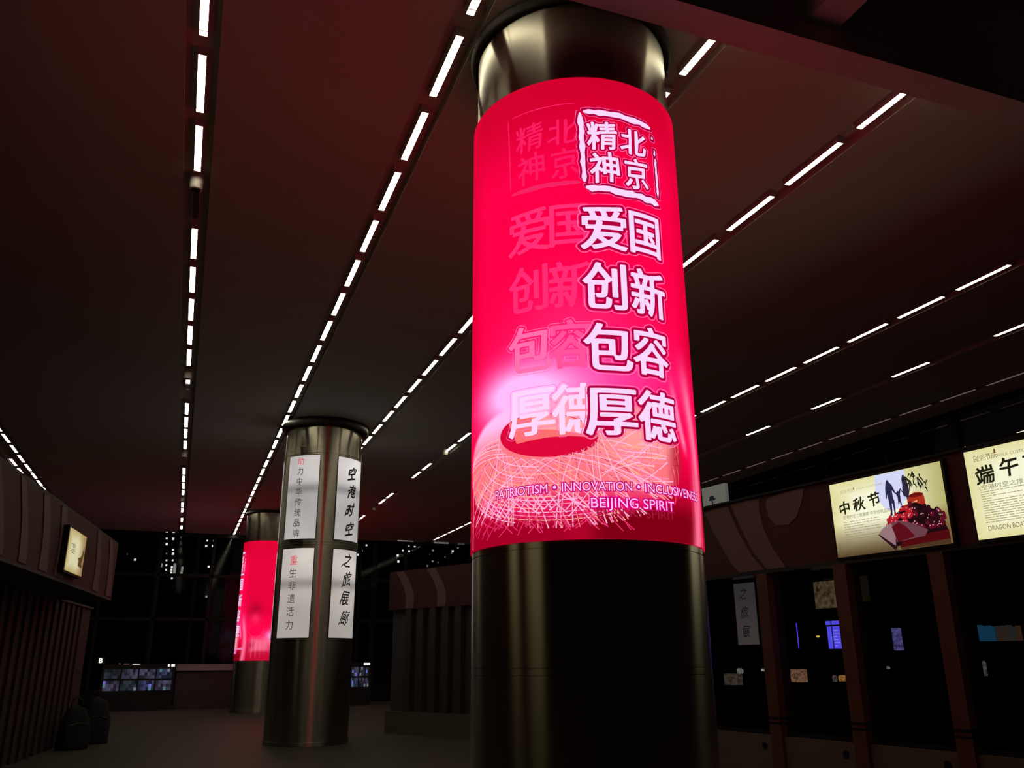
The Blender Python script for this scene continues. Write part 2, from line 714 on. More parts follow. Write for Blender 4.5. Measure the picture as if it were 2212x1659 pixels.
for i, (x, y) in enumerate(((13.72, 12.15), (13.75, 11.0))):
    b = MB()
    b.lathe([(0.0001, ZC - 0.03), (0.12, ZC - 0.03), (0.145, ZC - 0.015), (0.0001, ZC - 0.015)], 28)
    o = b.build('ceiling_disc', M_BEAM)
    tag(o, 'pale round ceiling cover over the right light boxes, ' + ('farther of two' if i == 0 else 'nearer of two'), 'ceiling cover', 'round covers in the right ceiling')

# ------------------------------------------------------------------ columns
COLR = 0.838


def facing(x, y):
    """rotation that turns local -Y to the camera"""
    return math.atan2(-y, -x) + PI / 2


def column_body(t, zlo, ring=True):
    t['kind'] = 'thing'
    mb = MB()
    r = COLR
    prof = [(r + 0.012, 0.0), (r + 0.012, 0.10), (r, 0.105)]
    for z in (1.46, 1.503, zlo - 0.045):
        prof += [(r, z - 0.004), (r - 0.006, z - 0.003), (r - 0.006, z + 0.003), (r, z + 0.004)]
    prof += [(r, zlo), (r - 0.05, zlo)]
    mb.lathe(prof, 160)
    o = mb.build('base_cladding', M_STEEL, t, True)
    m = o.modifiers.new('split', 'EDGE_SPLIT')
    m.split_angle = math.radians(30)


def column_neck(t, zhi):
    mb = MB()
    mb.lathe([(0.80, zhi - 0.02), (0.812, zhi), (0.812, 6.585)], 160)
    mb.build('neck', M_STEEL, t, True)
    mb = MB()
    prof = [(0.845 + 0.035 * math.cos(a), 6.55 + 0.05 * math.sin(a)) for a in np.linspace(0, 2 * PI, 20, endpoint=False)]
    mb.lathe(prof, 120, closed=True)
    return mb


# --- the poster: painted colours as a fine sheet round the column
PZ0, PZ1 = 2.285, 5.785
RP = 0.847


def mixc(c, tgt, a):
    return c + (np.array(tgt, float) - c) * a[..., None]


def smooth(e0, e1, x):
    t = np.clip((x - e0) / (e1 - e0), 0, 1)
    return t * t * (3 - 2 * t)


def poster_colour(u, z):
    c = np.zeros(u.shape + (3,)) + np.array((255, 0, 72.0))
    g = lambda cu, cz, su, sz: np.exp(-((u - cu) / su) ** 2 - ((z - cz) / sz) ** 2)
    c = mixc(c, (205, 0, 40), smooth(4.9, 5.75, z) * 0.9)
    c = mixc(c, (228, 0, 55), smooth(0.80, 1.05, np.abs(u)) * smooth(3.2, 3.8, z) * 0.8)
    c = mixc(c, (255, 40, 120), g(0.0, 3.75, 0.55, 0.35) * 0.7)
    c = mixc(c, (255, 60, 160), g(0.05, 3.38, 0.75, 0.26) * 0.95)
    c = mixc(c, (255, 190, 255), np.clip(g(-0.42, 3.30, 0.42, 0.2) * 1.35, 0, 1))
    # lower ground of the print
    front = (np.abs(u) < 1.25)
    low = smooth(2.95, 2.55, z)
    c = mixc(c, (190, 5, 45), low * 0.9)
    c = mixc(c, (128, 0, 20), smooth(2.62, 2.42, z) * smooth(-0.1, 0.15, u) * smooth(1.1, 0.8, u))
    c = mixc(c, (165, 0, 38), smooth(2.5, 2.35, z) * smooth(0.1, -0.2, u))
    # woven bowl
    q = ((u + 0.16) / 0.95) ** 2 + ((z - 2.86) / np.where(z > 2.86, 0.40, 0.47)) ** 2
    m = smooth(1.05, 0.86, q)
    bowl = np.zeros(c.shape) + np.array((255, 120, 130.0))
    bowl = mixc(bowl, (255, 195, 250), smooth(2.88, 3.15, z) * smooth(0.3, -0.5, u))
    bowl = mixc(bowl, (255, 170, 160), smooth(2.75, 2.95, z) * smooth(-0.2, 0.5, u) * 0.9)
    bowl = mixc(bowl, (235, 20, 90), smooth(2.66, 2.50, z))
    bowl = mixc(bowl, (190, 5, 50), smooth(2.52, 2.36, z))
    bowl = mixc(bowl, (175, 15, 40), smooth(0.58, 0.74, u) * 0.85)
    c = c + (bowl - c) * m[..., None]
    # flowing bands on the right
    cen = 0.95 + 0.07 * np.sin((z - 2.3) * 3.4)
    bnd = np.exp(-((u - cen) / 0.075) ** 2) * smooth(3.75, 3.2, z)
    c = mixc(c, (255, 128, 165), bnd * 0.95)
    cen = 0.80 + 0.10 * np.sin((z - 2.0) * 3.0)
    bnd = np.exp(-((u - cen) / 0.03) ** 2) * smooth(3.5, 3.2, z) * smooth(2.85, 3.0, z)
    c = mixc(c, (255, 150, 190), bnd * 0.9)
    bnd = smooth(0.86, 0.93, u) * smooth(1.12, 1.05, u) * smooth(3.0, 2.6, z) * (0.6 + 0.4 * np.sin(u * 95))
    c = mixc(c, (255, 105, 140), np.clip(bnd, 0, 1) * 0.85)
    # the side of the print turned from the camera: a plain glow and a soft round shape
    c = mixc(c, (170, 0, 42), g(1.33, 3.72, 0.22, 0.22) * 0.8)
    c = mixc(c, (255, 40, 92), g(1.36, 3.48, 0.16, 0.17) * 0.9)
    c = mixc(c, (255, 90, 130), smooth(0.035, 0.0, np.abs(np.sqrt(((u - 1.40) / 0.30) ** 2 + ((z - 3.15) / 0.26) ** 2) - 0.8)) * smooth(3.35, 3.1, z) * 0.8)
    c = mixc(c, (255, 170, 235), np.clip(g(2.02, 2.98, 0.28, 0.17) * 1.35, 0, 1))
    side = smooth(1.12, 1.3, u)
    c = mixc(c, (255, 115, 150), smooth(3.05, 2.80, z) * smooth(2.40, 2.58, z) * side * 0.85)
    c = mixc(c, (188, 20, 60), g(1.28, 2.72, 0.10, 0.12) * 0.8)
    c = mixc(c, (215, 30, 70), g(1.95, 2.58, 0.14, 0.14) * 0.8)
    c = mixc(c, (200, 10, 50), smooth(2.62, 2.5, z) * side * 0.7)
    st = np.exp(-((np.mod(u * 7.3, 1) - 0.5) / 0.12) ** 2) * (np.sin(np.floor(u * 7.3) * 12.9) * 0.5 + 0.5)
    c = mixc(c, (255, 190, 200), st * smooth(2.95, 2.8, z) * smooth(2.3, 2.4, z) * side * 0.7)
    return np.clip(c, 0, 255)


def lin_arr(c):
    c = c / 255.0
    return np.where(c <= 0.04045, c / 12.92, ((c + 0.055) / 1.055) ** 2.4)


def poster(t):
    """light panel with everything printed on it, local frame of the column"""
    nu, nz = 300, 200
    us = np.linspace(-PI * RP, PI * RP, nu, endpoint=False)
    zs = np.linspace(PZ0, PZ1, nz)
    U, Z = np.meshgrid(us, zs, indexing='ij')
    col = lin_arr(poster_colour(U, Z))
    A = U / RP - PI / 2
    V = np.stack([RP * np.cos(A), RP * np.sin(A), Z], -1).reshape(-1, 3)
    idx = np.arange(nu * nz).reshape(nu, nz)
    nxt = np.roll(idx, -1, axis=0)
    F = np.stack([idx[:, :-1], nxt[:, :-1], nxt[:, 1:], idx[:, 1:]], -1).reshape(-1, 4)
    me = bpy.data.meshes.new('light_panel')
    me.from_pydata(V.tolist(), [], F.tolist())
    ca = me.color_attributes.new('print', 'FLOAT_COLOR', 'POINT')
    ca.data.foreach_set('color', np.concatenate([col.reshape(-1, 3), np.ones((nu * nz, 1))], 1).astype(np.float32).ravel())
    me.materials.append(attr_emit('backlit_poster', 1.0))
    me.polygons.foreach_set('use_smooth', [True] * len(me.polygons))
    p = link('light_panel', me, t)
    p['label'] = 'backlit red poster wrapped round the column'

    W = lambda name, geo, off, m: wrap(name, geo, RP + off, m, p)
    I = {}

    def mk(rgb):
        if rgb not in I:
            I[rgb] = ink('ink_%d_%d_%d' % rgb, rgb)
        return I[rgb]
    FILL, RIM, LINE = mk((250, 215, 252)), mk((176, 0, 62)), mk((255, 120, 185))

    # the round opening and the woven strokes of the bowl
    rs = random.Random(3)
    hole = (-0.26, 2.985, 0.365, 0.150)
    W('bowl_opening', ellipse(hole[0], hole[1], hole[2], hole[3], 56, -0.12), 0.0012, mk((222, 8, 58)))
    def inside(deg, k=0.97):
        a = math.radians(deg)
        x, y = hole[2] * k * math.cos(a), hole[3] * k * math.sin(a)
        c_, s_ = math.cos(-0.12), math.sin(-0.12)
        return hole[0] + x * c_ - y * s_, hole[1] + x * s_ + y * c_
    lowline = [(-0.47, 2.948), (-0.36, 2.958), (-0.22, 2.966), (-0.08, 2.964), (0.03, 2.952)]
    W('bowl_far_side', poly([inside(d) for d in range(2, 150, 6)] + lowline), 0.0016, mk((255, 112, 112)))
    W('bowl_far_side', poly([inside(d) for d in range(6, 112, 6)] + [(-0.34, 3.03), (-0.20, 3.015), (-0.05, 2.985), (0.04, 2.960)]), 0.0018, mk((255, 160, 165)))

    def rim(a):
        return hole[0] + (hole[2] + 0.01) * math.cos(a), hole[1] + (hole[3] + 0.008) * math.sin(a)

    def outer(a):
        return -0.15 + 0.92 * math.cos(a), (2.80 if math.sin(a) < 0 else 2.84) + (0.44 if math.sin(a) < 0 else 0.34) * math.sin(a)
    sets = {'a': [], 'b': [], 'c': [], 'd': []}

    def clear(p, q):
        return max(p[0], q[0]) < 0.72
    for dirn in (-1, 1):                                 # long ribs leaving the rim at a slant, both ways round
        for k in range(30):
            a = -PI * 1.05 + k * 0.125 + rs.uniform(-0.03, 0.03)
            d = dirn * rs.uniform(0.55, 0.95)
            p0, p1 = rim(a), outer(max(-PI * 1.06, min(0.22, a + d)))
            if clear(p0, p1):
                sets['ab'[k % 2]].append(strip(p0, p1, 0.004, 0.008, dirn * 0.03, 5))
        for k in range(34):
            a = -PI * 1.05 + k * 0.11 + rs.uniform(-0.04, 0.04)
            d = dirn * rs.uniform(0.15, 0.5)
            p0, p1 = rim(a), outer(max(-PI * 1.06, min(0.22, a + d)))
            if clear(p0, p1):
                sets['cd'[k % 2]].append(strip(p0, p1, 0.003, 0.005, dirn * 0.02, 4))
    for k in range(16):                                  # level hoops following the bowl
        q = 0.12 + 0.055 * k
        a0 = -PI * rs.uniform(0.75, 1.0)
        a1 = a0 + rs.uniform(0.8, 1.7)
        pts = []
        for i in range(9):
            a = a0 + (a1 - a0) * i / 8
            r0, r1 = rim(a), outer(a)
            pts.append((r0[0] + (r1[0] - r0[0]) * q, r0[1] + (r1[1] - r0[1]) * q))
        for i in range(8):
            if clear(pts[i], pts[i + 1]):
                sets['abc'[k % 3]].append(strip(pts[i], pts[i + 1], 0.006))
    for k in range(46):                                  # the far right end of the bowl
        x, y = rs.uniform(0.05, 0.42), rs.uniform(2.62, 2.98)
        L_ = rs.uniform(0.15, 0.34)
        sl = rs.choice((0.0, 0.05, -0.08, 0.35, -0.5, 0.7)) + rs.uniform(-0.08, 0.08)
        p0, p1 = (x, y), (min(0.71, x + L_), y + sl * L_)
        if 2.55 < p1[1] < 3.02:
            sets['abcab'[k % 5]].append(strip(p0, p1, 0.004, 0.008, rs.uniform(-0.012, 0.012), 4))
    W('woven_strokes', merge(sets['d']), 0.0020, mk((206, 60, 110)))
    W('woven_strokes', merge(sets['c']), 0.0024, mk((255, 180, 150)))
    W('woven_strokes', merge(sets['b']), 0.0028, mk((255, 140, 175)))
    W('woven_strokes', merge(sets['a']), 0.0032, mk((255, 188, 225)))
    wh, dk = [], []
    for k in range(34):                                  # front lattice under the rim
        x = -0.90 + k * 0.031
        dx = (0.16 if k % 2 else -0.13) * rs.uniform(0.5, 1.3)
        y = 2.60 - 0.05 * max(0.0, x + 0.2)
        wh.append(strip((x, y), (x + dx, y - rs.uniform(0.10, 0.16)), 0.004, 0.009, rs.uniform(-0.01, 0.01), 3))
    for k in range(40):
        x = -0.93 + k * 0.029
        dx = (0.20 if k % 2 else -0.20) * rs.uniform(0.4, 1.2)
        dk.append(strip((x, 2.50), (x + dx, rs.uniform(2.33, 2.40)), 0.004, 0.007, rs.uniform(-0.01, 0.01), 3))
    W('woven_strokes', merge(dk), 0.0034, mk((232, 52, 110)))
    W('woven_strokes', merge(wh), 0.0038, mk((255, 176, 222)))
    gr = []
    for k in range(26):                                  # grassy dashes at the right end
        x, y = rs.uniform(0.42, 0.74), rs.uniform(2.62, 3.0)
        gr.append(strip((x, y), (x + rs.uniform(-0.02, 0.02), y - rs.uniform(0.05, 0.13)), 0.006, 0.003, 0.008, 2))
    W('grass_strokes', merge(gr), 0.0030, mk((255, 108, 125)))

    # headline: ghost copy on the left, then the bright copy
    heads = [('爱', 0.205, 4.502, 0.335, 0.345), ('国', 0.545, 4.502, 0.285, 0.330), ('创', 0.195, 4.045, 0.315, 0.350), ('新', 0.545, 4.035, 0.300, 0.350),
             ('包', 0.200, 3.590, 0.330, 0.345), ('容', 0.535, 3.590, 0.300, 0.350), ('厚', 0.205, 3.127, 0.345, 0.340), ('德', 0.560, 3.127, 0.320, 0.350)]
    seal = [('精', 0.222, 5.272, 0.225, 0.235), ('北', 0.485, 5.265, 0.225, 0.225), ('神', 0.232, 5.000, 0.225, 0.245), ('京', 0.495, 5.000, 0.215, 0.250)]
    ghost_col = {'爱': (255, 48, 118), '国': (255, 48, 118), '创': (255, 46, 118), '新': (255, 46, 118), '包': (255, 112, 175), '容': (255, 84, 155), '厚': (255, 214, 252), '德': (255, 214, 252)}
    for ch, u, z, w, h in heads:
        gu = u - 0.565 - (0.03 if u > 0.4 else 0.0)
        W('ghost_character', xf(glyph_solid(ch, -0.010, 0.42), gu, z + 0.025, w, h), 0.0048, mk(ghost_col[ch]))
        if ch in '包容厚德':
            W('ghost_print', xf(glyph_ring(ch, -0.060, -0.048, 0.72), gu, z + 0.025, w, h), 0.0044, mk((255, 120, 190)))
    for ch, u, z, w, h in seal:
        W('ghost_character', xf(glyph_solid(ch, -0.008, 0.85, 0.02), u - 0.560, z + 0.045, w, h), 0.0048, mk((250, 30, 98)))
    for ch, u, z, w, h in heads:
        W('headline_glow', xf(glyph_ring(ch, -0.092, -0.077, 0.72), u, z, w, h), 0.0056, LINE)
        W('headline_rim', xf(glyph_solid(ch, -0.060, 0.72), u, z, w, h), 0.0062, RIM)
        W('headline_character', xf(glyph_solid(ch, -0.013, 0.42), u, z, w, h), 0.0070, FILL)
    for ch, u, z, w, h in seal:
        W('seal_glow', xf(glyph_ring(ch, -0.095, -0.080, 0.85, 0.02), u, z, w, h), 0.0056, LINE)
        W('seal_rim', xf(glyph_solid(ch, -0.062, 0.85, 0.02), u, z, w, h), 0.0062, RIM)
        W('seal_character', xf(glyph_solid(ch, -0.018, 0.85, 0.02), u, z, w, h), 0.0070, FILL)

    # ragged seal frame
    def ragged(p0, p1, w, n=14, amp=0.18):
        x0, y0 = p0
        x1, y1 = p1
        dx, dy = x1 - x0, y1 - y0
        L = math.hypot(dx, dy)
        nx, ny = -dy / L, dx / L
        a, bb = [], []
        for i in range(n + 1):
            t = i / n
            e = 0.35 if i in (0, n) else 1.0
            w1 = w / 2 * e * (1 + rs.uniform(-amp, amp) * 2)
            w2 = w / 2 * e * (1 + rs.uniform(-amp, amp) * 2)
            a.append((x0 + dx * t + nx * w1, y0 + dy * t + ny * w1))
            bb.append((x0 + dx * t - nx * w2, y0 + dy * t - ny * w2))
        return a, bb
    bars = [((0.085, 5.475), (0.665, 5.455), 0.045), ((0.060, 5.465), (0.078, 4.87), 0.036), ((0.085, 4.825), (0.705, 4.800), 0.052),
            ((0.697, 5.275), (0.697, 5.225), 0.022), ((0.700, 5.20), (0.705, 4.865), 0.022), ((0.676, 5.385), (0.680, 5.36), 0.018)]
    for p0, p1, w in bars:
        n = 4 if abs(p1[1] - p0[1]) < 0.06 and abs(p1[0] - p0[0]) < 0.1 else 14
        a, bb = ragged(p0, p1, w, n)

        def grow(d):
            cx = (p0[0] + p1[0]) / 2
            cy = (p0[1] + p1[1]) / 2
            hx, hy = abs(p1[0] - p0[0]) / 2, abs(p1[1] - p0[1]) / 2
            out = []
            for q, (x, y) in enumerate(a + bb[::-1]):
                sx = 1 if x > cx else -1
                sy = 1 if y > cy else -1
                if hx > hy:
                    end = q in (0, n, n + 1, 2 * n + 1)
                    out.append((x + (sx * d if end else 0), y + sy * d))
                else:
                    end = q in (0, n, n + 1, 2 * n + 1)
                    out.append((x + sx * d, y + (sy * d if end else 0)))
            return out
        W('seal_frame_glow', poly(grow(0.021)), 0.0050, LINE)
        W('seal_frame_rim', poly(grow(0.0175)), 0.0053, RIM)
        W('seal_frame', poly(a + bb[::-1]), 0.0060, FILL)
    gb = [((-0.49, 5.54), (0.02, 5.55), 0.008), ((-0.525, 5.53), (-0.505, 4.90), 0.010), ((-0.50, 4.868), (0.05, 4.868), 0.036)]
    for p0, p1, w in gb:
        a, bb = ragged(p0, p1, w)
        W('ghost_frame', poly(a + bb[::-1]), 0.0046, mk((246, 36, 100)))

    # English lines
    def line(txt, u, z, size, fillc, rimc, stretch=1.0, flip=False, off=0.0060, spread=0.085):
        v, f = text_geo(txt, 1.0, 0.0, 'LEFT')
        x0 = min(q[0] for q in v)
        g0 = ([(q[0] - x0, q[1]) for q in v], f)
        if rimc:
            v2, f2 = text_geo(txt, 1.0, spread, 'LEFT')
            W('lettering_rim', xf(([(q[0] - x0, q[1]) for q in v2], f2), u, z, size * stretch, size, 0, flip), off, mk(rimc))
        W('lettering', xf(g0, u, z, size * stretch, size, 0, flip), off + 0.0012, mk(fillc))

    def width(txt):
        v, _ = text_geo(txt, 1.0, 0.0, 'LEFT')
        return max(q[0] for q in v) - min(q[0] for q in v)
    sz = 0.083
    for txt, u0, u1 in (('PATRIOTISM', -0.672, -0.245), ('INNOVATION', -0.146, 0.318), ('INCLUSIVENESS', 0.412, 0.985)):
        line(txt, u0, 2.594, sz, (255, 206, 252), (206, 0, 112), (u1 - u0) / (width(txt) * sz))
    for u in (-0.195, 0.365):
        W('dot', ellipse(u, 2.625, 0.021, 0.021, 20), 0.0060, mk((196, 0, 120)))
        W('dot', ellipse(u, 2.625, 0.012, 0.012, 16), 0.0072, mk((255, 188, 250)))
    txt = 'BEIJING SPIRIT'
    line(txt, 0.040, 2.484, 0.092, (255, 200, 250), (218, 0, 122), 0.612 / (width(txt) * 0.092))
    line(txt, 0.075, 2.425, 0.080, (158, 24, 56), None, 0.580 / (width(txt) * 0.080), False, 0.0048)
    # seam of the print
    W('print_seam', merge([strip((-1.03, PZ0 + 0.01), (-1.015, 2.85), 0.02, 0.004)]), 0.0040, mk((255, 140, 160)))
    return p


MX, MY = 2.728, 5.68
main = thing('advertising_column', 'tall red backlit poster column with white Chinese headline, nearest and largest column', 'column', (MX, MY, 0), facing(MX, MY))
column_body(main, PZ0)
main_panel = poster(main)
col_neck = column_neck(main, PZ1)
col_neck.build('ceiling_collar', M_RECESS, main, True)

FX, FY = 2.65, 31.2
far = thing('advertising_column', 'distant red backlit column half hidden by the steel column with pale panels', 'column', (FX, FY, 0), facing(FX, FY))
column_body(far, 1.62)
fp = copy_tree(main_panel, far)
fs = (5.52 - 1.62) / (PZ1 - PZ0)
fp.scale = (0.995, 0.995, fs)
fp.location = (0, 0, 1.62 - PZ0 * fs)
fp.rotation_euler = (0, 0, -1.60 / RP)
column_neck(far, 5.53).build('ceiling_collar', M_COLLAR, far, True)

# --- the white panelled column
WX, WY = 2.62, 18.77
wc = thing('advertising_column', 'steel column with four pale backlit panels of black Chinese writing', 'column', (WX, WY, 0), facing(WX, WY))
wc['kind'] = 'thing'
mb = MB()
r = COLR
prof = [(r + 0.01, 0.0), (r + 0.01, 0.08), (r, 0.085)]
for z in (1.97, 3.86, 3.92, 5.80):
    prof += [(r, z - 0.006), (r - 0.01, z - 0.004), (r - 0.01, z + 0.004), (r, z + 0.006)]
prof += [(r, 5.95), (0.82, 5.96), (0.82, 6.59)]
mb.lathe(prof, 128)
o = mb.build('cladding', M_STEEL, wc, True)
md = o.modifiers.new('split', 'EDGE_SPLIT')
md.split_angle = math.radians(30)
mb = MB()
mb.lathe([(0.885 + 0.065 * math.cos(a), 6.50 + 0.095 * math.sin(a)) for a in np.linspace(0, 2 * PI, 20, endpoint=False)], 96, closed=True)
mb.build('ceiling_collar', M_COLLAR, wc, True)
M_PALE = attr_emit('pale_panel', 1.0)
K_BLACK = ink('panel_black', (22, 22, 24))
K_GREY = ink('panel_grey', (72, 66, 70))
K_RED = ink('panel_red', (216, 88, 96))


def rect(u0, u1, z0, z1, n=16):
    v, f = [], []
    for i in range(n + 1):
        u = u0 + (u1 - u0) * i / n
        v += [(u, z0), (u, z1)]
    for i in range(n):
        f.append((2 * i, 2 * i + 2, 2 * i + 3, 2 * i + 1))
    return v, f


RW = COLR + 0.012
texts = {(0, 1): ('助力中华传统品牌', -0.50, 5.63, 4.10, 0.165, 1), (0, 0): ('重生非遗活力', -0.50, 3.55, 2.27, 0.185, 1),
         (1, 1): ('空港时空', 0.71, 5.43, 4.24, 0.27, 0), (1, 0): ('之旅展廊', 0.70, 3.58, 2.42, 0.29, 0)}
for ci, uc in enumerate((-0.452, 0.70, 1.98, -1.75)):
    for lv, (z0, z1) in enumerate(((2.02, 3.79), (3.985, 5.75))):
        pv, pf, pc = [], [], []
        rp = random.Random(ci * 2 + lv)
        cloud = [(rp.random(), rp.random(), rp.uniform(0.08, 0.25), rp.uniform(-1, 1)) for _ in range(26)]
        for i in range(25):
            for j in range(49):
                a_, t_ = i / 24, j / 48
                an = (uc + (a_ - 0.5) * 0.756) / RW - PI / 2
                pv.append((RW * math.cos(an), RW * math.sin(an), z0 + (z1 - z0) * t_))
                k_ = 0.80 + 0.05 * sum(w_ * math.exp(-((a_ - x_) ** 2 * 0.2 + (t_ - y_) ** 2) / r_ ** 2) for x_, y_, r_, w_ in cloud)
                k_ += 0.07 * math.cos((t_ - 0.82) * 5) - 0.20 * math.exp(-((t_ - 0.60) / 0.055) ** 2)  # uneven backlight put into the panel colour, with a dim band
                base = (236, 230, 226) if lv else (222, 212, 204)
                pc.append(S(*[max(0, min(255, q * k_)) for q in base]))
        for i in range(24):
            for j in range(48):
                q = i * 49 + j
                pf.append((q, q + 49, q + 50, q + 1))
        me = bpy.data.meshes.new('light_panel')
        me.from_pydata(pv, [], pf)
        me.color_attributes.new('print', 'FLOAT_COLOR', 'POINT').data.foreach_set('color', np.array(pc, dtype=np.float32).ravel())
        me.materials.append(M_PALE)
        pn = link('light_panel', me, wc)
        fr = merge([rect(uc - 0.392, uc + 0.392, z1, z1 + 0.014), rect(uc - 0.392, uc + 0.392, z0 - 0.014, z0),
                    rect(uc - 0.392, uc - 0.378, z0, z1, 1), rect(uc + 0.378, uc + 0.392, z0, z1, 1)])
        wrap('panel_frame', fr, RW + 0.003, M_DARKSTEEL, pn)
        if (ci, lv) in texts:
            s, u, za, zb, h, sans = texts[(ci, lv)]
            for i, ch in enumerate(s):
                z = za + (zb - za) * i / (len(s) - 1)
                if sans:
                    g = xf(glyph_solid(ch, -0.004, 1.0), u, z, h * 0.94, h)
                    wrap('panel_character', g, RW + 0.004, K_RED if i == 0 else K_GREY, pn)
                else:
                    g = xf(glyph_solid(ch, -0.030 if lv else -0.016, 0.9, 0.055), u + 0.02 * math.sin(2.1 * i), z, h * 0.86, h, 0.22)
                    wrap('panel_character', g, RW + 0.004, K_BLACK, pn)

# ------------------------------------------------------------------ right-hand shops
KA = math.radians(-8.5)
KDIR = Vector((-math.sin(KA), -math.cos(KA), 0))     # towards the camera: the viewer's right
KP = Vector((8.12, 6.96, 0))
KO = KP - KDIR * ((13.4 - 6.96) / math.cos(KA))      # far end of the straight front
K = Plane(KO, KDIR)
KLEN = 10.4
Z0F, Z1F = 2.74, 3.78


def upl(z):
    return Vector((0, 0, z))


shop = thing('shop_booth', 'long brown shop booth with dark windows and wave-patterned fascia, right of the red column', 'shop', tuple(K.at(0, 0)))
mb = MB()
mb.obox(K.at(0, Z0F, 0.02), K.U * KLEN, upl(Z1F - Z0F), -K.N * 0.22)
adopt(mb.build('fascia', M_FASCIA), shop)
mb = MB()
mb.obox(K.at(0, Z0F - 0.05, 0.06), K.U * KLEN, upl(0.05), -K.N * 0.3)
adopt(mb.build('fascia_rail', M_DARKSTEEL), shop)
mb = MB()
mb.obox(K.at(-0.05, Z1F, 0.06), K.U * KLEN, upl(0.03), -K.N * 2.6)
adopt(mb.build('roof', M_BLACK), shop)
mb = MB()
mb.obox(K.at(0, 0.0, -2.4), K.U * KLEN, upl(Z1F), -K.N * 0.1)
mb.obox(K.at(0, 0.0, -0.1), K.U * 0.08, upl(Z1F - 0.02), -K.N * 2.3)
adopt(mb.build('inner_wall', M_BLACK), shop)


def wave_pts(pix):
    return [K.uv(x, y, 0.02) for x, y in pix]


def crop2(pts):
    return [(1500 + x * 300 / 1659, 1000 + y * 300 / 1659) for x, y in pts]


waves = [crop2([(150, 640), (215, 800), (330, 1000), (430, 1180), (545, 1345), (845, 1318), (700, 1120), (560, 880), (470, 690), (405, 520), (240, 560), (130, 600)]),
         crop2([(440, 500), (520, 690), (600, 860), (720, 1080), (875, 1313), (1100, 1288), (930, 1000), (830, 780), (778, 560), (775, 430), (600, 455)]),
         crop2([(870, 430), (860, 520), (890, 640), (980, 745), (1130, 740), (1230, 640), (1290, 450), (1310, 300), (1100, 350)])]
for wv in waves:
    pts = wave_pts(wv)
    zmax, zmin = Z1F - 0.01, Z0F + 0.01
    pts = [(max(0.02, u), min(zmax, max(zmin, z))) for u, z in pts]
    K.lay('wave_motif', poly(pts), M_WAVE, shop, 0.030, 0.010)
POSTS = [K.uv(1670, 1400)[0], K.uv(1845, 1400)[0], K.uv(2063, 1400)[0]]
sp = POSTS[1] - POSTS[0]
POSTS = [0.10] + POSTS + [POSTS[2] + sp, POSTS[2] + 2 * sp, POSTS[2] + 3 * sp]
for u in POSTS:
    mb = MB()
    mb.obox(K.at(u - 0.10, 0.0, 0.10), K.U * 0.20, upl(Z0F - 0.05), -K.N * 0.26)
    o = adopt(mb.build('post', M_POST), shop)
    mb = MB()
    mb.obox(K.at(u - 0.11, 0.80, 0.11), K.U * 0.22, upl(0.025), -K.N * 0.28)
    mb.obox(K.at(u - 0.11, 0.74, 0.11), K.U * 0.22, upl(0.02), -K.N * 0.28)
    q = mb.build('post_band', M_BLACK)
    q.parent = o
for i in range(len(POSTS) - 1):
    u0, u1 = POSTS[i] + 0.10, POSTS[i + 1] - 0.10
    mb = MB()
    mb.obox(K.at(u0, 0.0, 0.05), K.U * (u1 - u0), upl(0.58), -K.N * 0.06)
    o = adopt(mb.build('base_panel', M_BASE), shop)
    mb = MB()
    cu = u1 - 0.17
    v = [K.at(cu + 0.05 * math.cos(2 * PI * k / 20), 0.44 + 0.05 * math.sin(2 * PI * k / 20), 0.053) for k in range(20)]
    mb.add(v, [tuple(range(20))])
    mb.build('vent_hole', M_BLACK).parent = o
    mb = MB()
    mb.obox(K.at(u0, 0.58, -0.02), K.U * (u1 - u0), upl(Z0F - 0.63), -K.N * 0.012)
    adopt(mb.build('window_pane', M_SHOPGLASS), shop)
    mb = MB()
    mb.obox(K.at(u0, 0.58, 0.0), K.U * (u1 - u0), upl(0.05), -K.N * 0.05)
    adopt(mb.build('window_frame', M_BLACK), shop)


def quad_on(pl, px, off):
    return [pl.uv(x, y, off) for x, y in px]


def hung(name, label, cat, px, off, thick, m):
    """a flat item inside a shop, given by its outline on a plane behind the window"""
    pts = quad_on(K, px, off)
    us = [p[0] for p in pts]
    zs = [p[1] for p in pts]
    mb = MB()
    mb.obox(K.at(min(us), min(zs), off), K.U * (max(us) - min(us)), upl(max(zs) - min(zs)), -K.N * thick)
    o = mb.build(name, m)
    tag(o, label, cat)
    return o, (min(us), max(us), min(zs), max(zs))


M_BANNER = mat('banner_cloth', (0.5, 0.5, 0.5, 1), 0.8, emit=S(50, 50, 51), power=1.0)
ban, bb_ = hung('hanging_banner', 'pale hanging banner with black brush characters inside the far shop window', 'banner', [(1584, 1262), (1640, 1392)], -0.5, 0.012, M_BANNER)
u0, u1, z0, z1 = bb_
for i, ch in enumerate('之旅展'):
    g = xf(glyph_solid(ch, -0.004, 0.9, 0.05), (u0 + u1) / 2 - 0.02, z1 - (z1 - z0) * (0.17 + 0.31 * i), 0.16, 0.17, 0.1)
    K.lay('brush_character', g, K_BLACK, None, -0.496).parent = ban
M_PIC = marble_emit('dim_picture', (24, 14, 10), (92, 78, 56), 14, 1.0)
hung('framed_picture', 'dim yellowish picture high behind the second shop window', 'picture', [(1756, 1258), (1810, 1312)], -0.6, 0.02, M_PIC)
